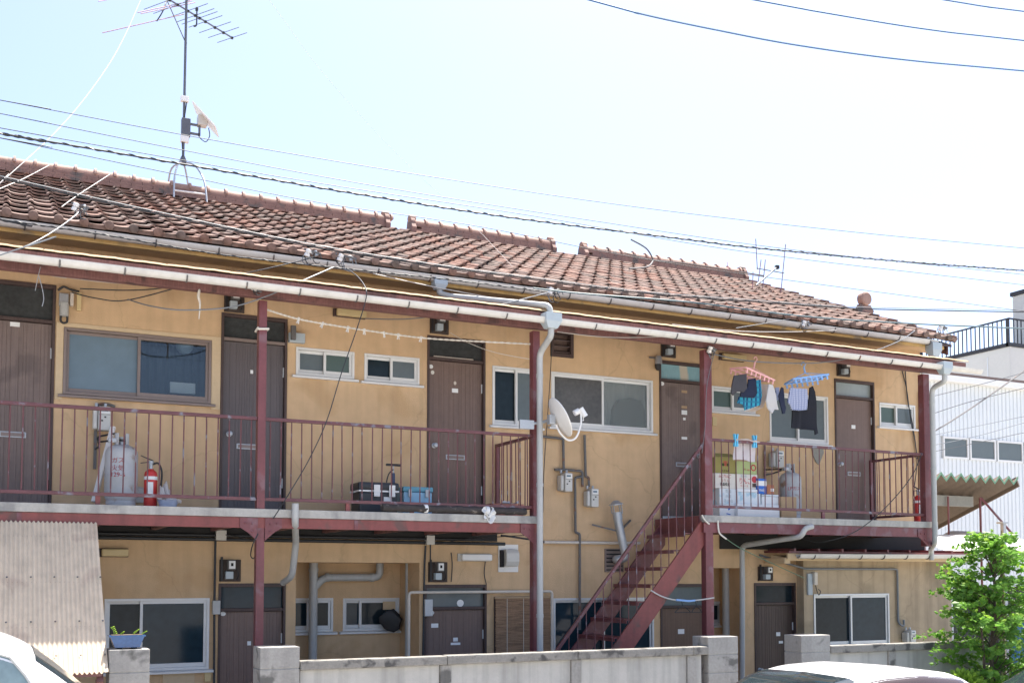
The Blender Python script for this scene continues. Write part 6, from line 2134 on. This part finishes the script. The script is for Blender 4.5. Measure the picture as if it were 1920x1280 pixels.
bq = at(343, 318, RY)
t = thing('roof_antenna', 'tall roof mast with television aerials and a small flat dish on the ridge', 'antenna', (bq.x, RY, RZ + .1))
O = Vector((bq.x, RY, RZ + .1))
zh = at(343, 300, RY).z - O.z
zt = at(350, -70, RY).z - O.z
dxt = at(350, 0, RY).x - bq.x
MB().tube([(0, 0, zh), (dxt * .3, 0, zt * .4), (dxt, 0, zt)], .020, 10).build('mast', 'mast_steel', t, smooth=True)
MB().lathe([(.06, zh - .06), (.05, zh), (.025, zh + .06)], (0, 0, 0), 12).build('mast_socket', 'mast_steel', t, smooth=True)
for (fx_, fy_, bx, by) in ((at(311, 342, RY + .45).x - bq.x, .45, -.09, .1), (at(326, 370, RY - .45).x - bq.x, -.45, -.05, -.08), (at(352, 345, RY + .4).x - bq.x + .02, .40, .04, .1), (at(388, 378, RY - .5).x - bq.x, -.50, .09, -.08)):
    zf = -abs(fy_) * SLOPE - .06
    MB().tube(smooth_path([(0, 0, zh - .04), (bx * 1.6, by * 1.6, zh - .10), (fx_ * .8 + bx * .3, fy_ * .75, (zf + zh) * .45), (fx_, fy_, zf)], 5), .014, 8).build('leg', 'galv', t, smooth=True)
MB().tube([(at(327, 360, RY - .42).x - bq.x, -.42, -.14), (at(385, 368, RY - .45).x - bq.x, -.45, -.14)], .014, 8).build('cross_tie', 'white_alu', t, smooth=True)
for (py, h_, wd_) in ((187, .085, .06), (262, .10, .06)):
    q = at(346, py, RY) - O
    MB().box(q.x - wd_, q.x + wd_, -.05, .03, q.z - h_ / 2, q.z + h_ / 2).build('amplifier', 'white', t, bevel=.01)
q = at(347, 240, RY) - O
MB().box(q.x - .055, q.x + .075, -.05, .05, q.z - .14, q.z + .14).build('mount_bracket', 'mast_steel', t, bevel=.012)
qa, qb = at(374, 236, RY) - O, at(374, 253, RY) - O
for z_ in (qa.z, qb.z):
    MB().bar((q.x + .07, 0, z_), (qa.x, 0, z_), .03, .03).build('bracket_arm', 'mast_steel', t)
MB().bar((qa.x, 0, qa.z + .02), (qa.x, 0, qb.z - .02), .03, .03).build('bracket_arm', 'mast_steel', t)
qc, qd = at(365, 198, RY) - O, at(406, 250, RY) - O
ax_ = (qd - qc).normalized()
nn_ = Vector((-ax_.z, 0, ax_.x))
pl = MB()
wv = Vector((.30, .95, 0)).normalized()
mid = (qc + qd) / 2
pl.bar(mid - wv * .21, mid + wv * .21, (qd - qc).length, .022, up=nn_)
pl.build('flat_dish', 'white', t, bevel=.008)
qe = at(379, 228, RY) - O
MB().box(qe.x - .07, qe.x + .07, -.07, .07, qe.z - .08, qe.z + .08).build('converter', 'meter', t, bevel=.012)
MB().tube(smooth_path([at(391, 240, RY) - O, at(393, 255, RY) - O, at(386, 266, RY) - O, at(376, 260, RY) - O, at(372, 254, RY) - O]), .007, 6).build('cable', 'wire', t, smooth=True)
MB().tube(smooth_path([at(350, 80, RY) - O, at(346, 120, RY) - O, at(348, 180, RY) - O]), .006, 6).build('cable', 'wire', t, smooth=True)
MB().tube(smooth_path([at(350, 192, RY - .03) - O, at(346, 220, RY - .03) - O, at(341, 250, RY - .03) - O, at(343, 295, RY - .03) - O]), .008, 6).build('cable', 'wire', t, smooth=True)
# aerials
ub = Vector((.82, .57, 0)).normalized()
ue = Vector((-.57, .82, 0)).normalized()
m0 = at(349, 19, RY)
b0, b1 = along(m0, ub, 309), along(m0, ub, 437)
MB().bar(b0 - O, b1 - O, .018, .018).build('boom', 'mast_steel', t)
for px, ln in ((318, .55), (333, .52), (352, .42), (366, .40), (374, .38), (385, .36), (403, .34), (419, .33), (435, .32)):
    c = along(m0, ub, px) - O
    MB().tube([c - ue * ln, c + ue * ln], .0055, 6).build('element', 'mast_steel', t, smooth=True)
    MB().box(c.x - .018, c.x + .018, c.y - .018, c.y + .018, c.z - .02, c.z + .012).build('element_clamp', 'black', t)
for (pa, pb_, pc2, pd) in ((192, 62, 345, 27), (258, 24, 360, 2), (264, 26, 366, 5), (185, 3, 215, -3)):
    c0, c1 = at(pa, pb_, RY - .5), at(pc2, pd, RY + .1)
    MB().tube([c0 - O, c1 - O], .006, 6).build('long_element', mat('red_aerial_rod', (.26, .12, .14), .4, .1, 5, metal=.3), t, smooth=True)
MB().tube(smooth_path([at(313, 0, RY) - O, at(305, 22, RY - .25) - O, at(294, 40, RY - .3) - O]), .010, 6).build('feed_line', 'wire', t, smooth=True)
MB().tube([at(314, 3, RY) - O, at(347, 78, RY) - O], .008, 6).build('stay_rod', 'mast_steel', t, smooth=True)
MB().box(*[v for ab in zip((at(369, 18, RY) - O), (at(369, 18, RY) - O)) for v in (ab[0] - .02, ab[1] + .02)]).build('balun', 'black', t)
MB().tube(smooth_path([at(369, 14, RY - .05) - O, at(369, 34, RY - .05) - O, at(368, 48, RY - .05) - O, at(363, 50, RY - .05) - O]), .011, 6).build('dipole', 'wire', t, smooth=True)

YA = 3.4
t = thing('fallen_aerial', 'toppled television aerial lying on the tiles near the right end of the ridge', 'antenna', tuple(at(1225, 488, YA)))
O = at(1225, 488, YA)


def A(px, py, y=YA):
    return at(px, py, y) - O


MB().tube(smooth_path([A(1183, 449), A(1212, 466), A(1225, 487)]), .014, 8).build('bent_rod', 'iron', t, smooth=True)
MB().tube([A(1171, 474), A(1225, 489)], .011, 8).build('rod', 'iron', t, smooth=True)
MB().tube(smooth_path([A(1225, 488), A(1300, 496, YA - .2), A(1432, 517, YA - .6)]), .013, 8).build('mast', 'iron', t, smooth=True)
MB().tube(smooth_path([A(1225, 488), A(1214, 500, YA - .3), A(1180, 504, YA - .5)]), .014, 8).build('bent_rod', 'iron', t, smooth=True)
MB().tube([A(1418, 535, YA - .9), A(1457, 501, YA - .6)], .016, 8).build('boom', 'mast_steel', t, smooth=True)
MB().box(*[v for ab in zip(A(1457, 501, YA - .6), A(1457, 501, YA - .6)) for v in (ab[0] - .03, ab[1] + .03)]).build('end_cap', 'black', t)
MB().tube([A(1419, 503, YA - .6), A(1470, 512, YA - .6)], .009, 8).build('cross_arm', 'mast_steel', t, smooth=True)
for (a_, b_, c_, d_) in ((1417, 448, 1420, 505), (1473, 458, 1463, 560), (1427, 487, 1421, 535), (1435, 487, 1430, 540), (1412, 510, 1411, 545), (1364, 492, 1366, 506)):
    MB().tube([A(a_, b_, YA - .6), A(c_, d_, YA - .7)], .008, 6).build('element', mat('red_aerial_rod', (.26, .12, .14), .4, .1, 5, metal=.3), t, smooth=True)
MB().tube([A(1467, 558, YA - .8), A(1500, 572, YA - 1.2)], .014, 6).build('loose_rod', 'pink', t, smooth=True)


# ================================================================== overhead wires
def cable(name, label, pts, r, m, twist=False, k=10, cat='cable', group='overhead cables'):
    P_ = [at(a_, b_, c_) for a_, b_, c_ in pts]
    if pts[0][0] < -10 or pts[0][1] < 0:        # the run goes on beyond the picture
        P_.insert(0, P_[0] + (P_[0] - P_[1]).normalized() * 7)
    if pts[-1][0] > 1930 or pts[-1][1] < 0:
        P_.append(P_[-1] + (P_[-1] - P_[-2]).normalized() * 9)
    pth_ = smooth_path(P_, k)
    if not twist:
        return tag(MB().tube(pth_, r, 6).build(name, m, smooth=True), label, cat, group)
    t_ = thing(name, label, cat, tuple(P_[0]), group=group)
    d_ = smooth_path(P_, max(k, int(2200 / max(1, len(pts)))) if twist == 'fine' else 90)
    MB().tube([p_ - P_[0] for p_ in pth_], r, 6).build('core', m, t_, smooth=True)
    acc, last, hp = 0, d_[0], []
    for p_ in d_:
        acc += (p_ - last).length
        last = p_
        a_ = acc / .16 * 2 * math.pi
        hp.append(p_ - P_[0] + Vector((0, math.cos(a_), math.sin(a_))) * r * 1.15)
    MB().tube(hp, r * .55, 5).build('wrap', m, t_, smooth=True)
    return t_


Y1 = -3.2
cable('trunk_cable', 'thick twisted black cable crossing the sky just above the ridge', [(-60, 239, Y1), (0, 250, Y1), (343, 308, Y1), (660, 362, Y1), (960, 408, Y1), (1280, 448, Y1), (1420, 465, Y1), (1700, 491, Y1), (1970, 511, Y1)], .0075, 'wire', twist=True)
for pts, lb in (([(-50, 179), (0, 188), (400, 263), (800, 330), (1200, 389), (1600, 435), (1970, 470)], 'highest thin wire crossing the sky above the mast amplifier'),
                ([(-50, 203), (0, 213), (340, 281), (700, 348), (1100, 412), (1500, 470), (1970, 520)], 'thin wire crossing the mast just above the twisted cable'),
                ([(-50, 231), (0, 240), (340, 300), (620, 347), (1000, 405), (1420, 475), (1970, 540)], 'faint thin wire running just above the twisted black cable'),
                ([(-50, 250), (0, 259), (330, 327), (600, 380), (900, 425), (1300, 500), (1970, 590)], 'faint thin wire touching the ridge tiles from the left')):
    cable('thin_wire', lb, [(a_, b_, Y1 - .3) for a_, b_ in pts], .0030, 'wire')
for pts, lb in (([(1060, -12), (1200, 26), (1350, 58), (1500, 86), (1700, 113), (1970, 138)], 'lowest and longest blue cable in the upper right sky'),
                ([(1370, -8), (1550, 25), (1750, 57), (1970, 82)], 'middle blue cable in the upper right sky'),
                ([(1720, -8), (1850, 13), (1970, 28)], 'shortest blue cable in the top right corner')):
    cable('blue_cable', lb, [(a_, b_, -4.0) for a_, b_ in pts], .0075, 'wire_blue')
Y2 = -2.0
cable('eaves_cable', 'thick black cable crossing the tiles from left to right', [(-60, 320, Y2), (0, 334, Y2), (160, 371, Y2), (300, 402, Y2), (580, 461, Y2), (700, 481, Y2), (840, 502, Y2), (1000, 523, Y2), (1200, 549, Y2), (1420, 566, Y2), (1600, 578, Y2), (1760, 582, Y2), (1970, 586, Y2)], .0075, 'wire')
cable('eaves_cable', 'pale bundled cable hugging the thick black cable over the tiles', [(-60, 316, Y2), (0, 330, Y2), (160, 367, Y2), (300, 398, Y2), (580, 457, Y2), (840, 499, Y2), (1000, 520, Y2), (1200, 546, Y2), (1420, 563, Y2), (1600, 575, Y2), (1970, 583, Y2)], .0045, 'wire_grey')
cable('eaves_cable', 'dark spiral-wrapped cable running along the main gutter', [(-60, 398, -.62), (0, 411, -.62), (200, 441, -.62), (420, 478, -.62), (660, 505, -.62), (840, 524, -.7), (1040, 549, -.8)], .007, 'wire', twist=True)
cable('eaves_cable', 'teal cable leaving the eave for the right edge of the picture', [(1000, 540, -1.5), (1100, 551, -1.8), (1300, 567, Y2), (1500, 592, Y2), (1700, 606, Y2), (1970, 618, Y2)], .009, 'wire_teal')
DR = [
    ('black twisted drop wire above the large left window', [(150, 541, -.1), (250, 544, -.3), (330, 536, -.6), (480, 508, -.9), (590, 482, -.7)], .006, 'wire'),
    ('lower black drop wire sagging above the large left window', [(135, 548, -.1), (180, 559, -.2), (235, 563, -.3), (330, 540, -.6), (450, 508, -.9)], .006, 'wire'),
    ('grey drop cable sagging in front of the second red post', [(240, 561, -.5), (280, 573, -.9), (340, 581, -1.2), (430, 576, -1.25), (500, 555, -1.25), (570, 525, -1.3), (625, 501, -1.0)], .007, 'wire_grey'),
    ('grey drop cable rising left over the balcony gutter to the eave', [(-20, 485, -1.6), (40, 465, -1.6), (90, 440, -1.4), (140, 405, -.8), (152, 388, -.7)], .006, 'wire_grey'),
    ('thin white line strung under the left balcony beam', [(-20, 498, -1.0), (100, 517, -.9), (250, 533, -.8), (400, 532, -.9), (478, 527, -1.02)], .004, 'wire_white'),
    ('black cable falling diagonally across the left balcony', [(650, 503, -.8), (672, 520, -1.2), (686, 542, -1.5), (685, 565, -1.52), (668, 620, -1.5), (640, 700, -1.45), (612, 790, -1.4), (580, 860, -1.35), (548, 915, -1.3), (525, 952, -1.2), (512, 972, -1.14)], .006, 'wire'),
    ('pale double cable from the lamp up to the central hopper', [(684, 597, -.1), (760, 598, -.4), (850, 588, -.8), (930, 573, -1.2), (1030, 548, -1.0)], .006, 'wire_grey'),
    ('tan thin wire from the middle meter to the central post', [(845, 624, -.1), (880, 643, -.4), (930, 661, -.7), (1004, 675, -1.0)], .004, 'rope'),
    ('white wrapped wire along the shaded wall under the eave', [(700, 513, -.5), (800, 535, -.5), (900, 554, -.5), (980, 568, -.5)], .005, 'wire_white'),
    ('thin white line under the beam left of the stair post', [(1045, 622, -1.2), (1140, 632, -1.15), (1250, 631, -1.12), (1320, 627, -1.1)], .004, 'wire_white'),
    ('grey cable rising from the right balcony beam to the eave', [(1615, 664, -1.3), (1650, 654, -1.3), (1690, 637, -1.0), (1715, 620, -.6)], .006, 'wire_grey'),
    ('grey twin wires across the shaded wall above the laundry', [(1380, 615, -.7), (1440, 605, -.6), (1480, 598, -.5)], .005, 'wire_grey'),
    ('pale twisted wire above the right balcony gutter', [(1260, 608, -.9), (1370, 620, -.8), (1480, 622, -.6), (1570, 619, -.5)], .005, 'wire_white'),
    ('black cable sagging from the right corner post under the balcony', [(1728, 850, -1.15), (1712, 888, -1.18), (1680, 930, -1.2), (1640, 970, -1.2), (1600, 998, -1.15), (1560, 1012, -1.0), (1530, 1016, -.8), (1502, 1008, -.6)], .006, 'wire'),
    ('green cord slanting down to the annex terminal box', [(1352, 1002, -1.0), (1385, 1025, -.8), (1440, 1052, -.5), (1508, 1083, -.2)], .005, mat('green_cord', (.12, .25, .17), .6, .1, 9)),
    ('thin black wire hanging down the wall behind the satellite dish', [(1035, 640, -.1), (1032, 700, -.06), (1026, 790, -.05), (1020, 880, -.04), (1018, 960, -.04)], .005, 'wire'),
    ('grey wire running down the stair-head post', [(1340, 660, -1.12), (1326, 720, -1.115), (1322, 800, -1.115), (1316, 850, -1.115)], .004, 'wire_grey'),
    ('black wires between post and ground-floor conduit', [(482, 985, -1.05), (478, 1010, -.9), (455, 1008, -.5), (425, 1002, -.1), (408, 1006, -.06)], .006, 'wire'),
    ('looped black wire at the second lower post', [(484, 1000, -1.12), (474, 1020, -1.1), (470, 1040, -1.0), (476, 1046, -1.0), (482, 1030, -1.05)], .006, 'wire'),
    ('black overhead wire below the left balcony to the lamp', [(820, 1020, -.06), (860, 1012, -.2), (930, 1006, -.6), (1003, 1002, -1.05)], .005, 'wire'),
]
for lb, pts, r_, m_ in DR:
    if not isinstance(m_, str):
        M[m_.name] = m_
        m_ = m_.name
    cable('drop_wire', lb, pts, r_, m_, group='drop wires on the house')
for lb, pts, r_ in (('bright white guy wire rising from the left tiles to the top edge', [(-30, 375, 1.0), (0, 344, 1.2), (90, 262, 2.0), (150, 196, 2.6), (205, 120, 3.2), (240, 55, 3.7), (275, -25, 4.2)], .0048),
                    ('short white guy wire slanting over the left tiles', [(-20, 362, .6), (40, 337, 1.4), (92, 310, 2.6)], .0045),
                    ('white guy wire slanting over the tiles left of the mast', [(95, 404, .3), (140, 370, 1.6), (206, 327, 4.0)], .0048),
                    ('pale guy wire from the top edge down to the tiles past the middle ridge', [(490, -20, 4.2), (600, 130, 3.8), (740, 285, 3.2), (880, 415, 2.2), (978, 518, .5)], .0022)):
    cable('guy_wire', lb, pts, r_, 'wire_white', group='guy wires')
for lb, pts, r_, m_ in (('brown service cable slanting up across the workshop wall', [(1752, 808, 1.0), (1790, 785, 1.2), (1850, 745, 1.6), (1970, 660, 2.2)], .014, 'iron'),
                        ('black wire slanting across the workshop above its windows', [(1750, 775, 1), (1830, 750, 1.5), (1970, 715, 2)], .006, 'wire'),
                        ('highest thin wire before the workshop wall', [(1752, 742, 1), (1840, 720, 1.5), (1970, 685, 2)], .005, 'wire'),
                        ('thin wire passing the workshop windows', [(1752, 834, 1), (1840, 815, 1.5), (1970, 778, 2)], .005, 'wire_grey'),
                        ('thin wire just above the workshop windows', [(1752, 815, 1), (1840, 797, 1.5), (1970, 770, 2)], .005, 'wire_grey'),
                        ('lowest dark wire passing below the workshop windows', [(1752, 846, 1), (1840, 828, 1.5), (1970, 800, 2)], .005, 'wire')):
    cable('service_wire', lb, pts, r_, m_, group='wires before the workshop')


# insulator and clamp clusters
def clamp(px, py, Y, label, s=1.0):
    s *= .8
    q_ = at(px, py, Y)
    t_ = thing('cable_clamp', label, 'cable clamp', tuple(q_), group='insulators and clamps on the eave')
    MB().lathe([(.012, -.05), (.03, -.045), (.03, -.015), (.016, -.008), (.03, .0), (.03, .03), (.012, .035)], (-.05 * s, 0, 0), 12, axis=(.3, -.2, 1)).build('insulator', 'white', t_, smooth=True)
    MB().lathe([(.010, -.04), (.022, -.035), (.022, .02), (.010, .025)], (.05 * s, .02, .01), 10, axis=(-.4, .2, 1)).build('insulator', 'galv', t_, smooth=True)
    MB().bar((-.10 * s, 0, .03), (.11 * s, 0, .0), .016, .02).build('bracket', 'iron', t_)
    rr_ = random.Random(int(px))
    for k in range(4):
        c_ = Vector((rr_.uniform(-.07, .07) * s, rr_.uniform(-.03, .03), rr_.uniform(-.10, -.02) * s))
        R2 = rr_.uniform(.03, .065) * s
        MB().tube([c_ + Vector((R2 * math.cos(a_ * .55), .01 * a_ / 8, R2 * math.sin(a_ * .55) * 1.2)) for a_ in range(11)], .005, 5).build('wire_loop', 'wire' if k % 2 else 'wire_grey', t_, smooth=True)
    return t_


clamp(150, 388, -.7, 'wire clamps and insulators on the tiles at the far left')
clamp(585, 474, -.75, 'foil-wrapped cable clamp at the eave left of the tall wire loop', 1.1)
clamp(648, 483, -.75, 'tangled cable clamp with tall wire loop at the eave', 1.4)
clamp(1040, 545, -.8, 'rusty clamp with hanging wire rings above the central hopper', 1.3)
clamp(1512, 606, -.7, 'clamp with long hanging wire rings on the right part of the eave', 1.1)
clamp(1768, 614, -.5, 'black insulator cluster above the right end hopper', 1.0)
clamp(1335, 655, -1.14, 'tangle of wires at the top of the stair-head post', .8)
clamp(484, 537, -1.14, 'tangle of wires at the top of the second red post', .8)
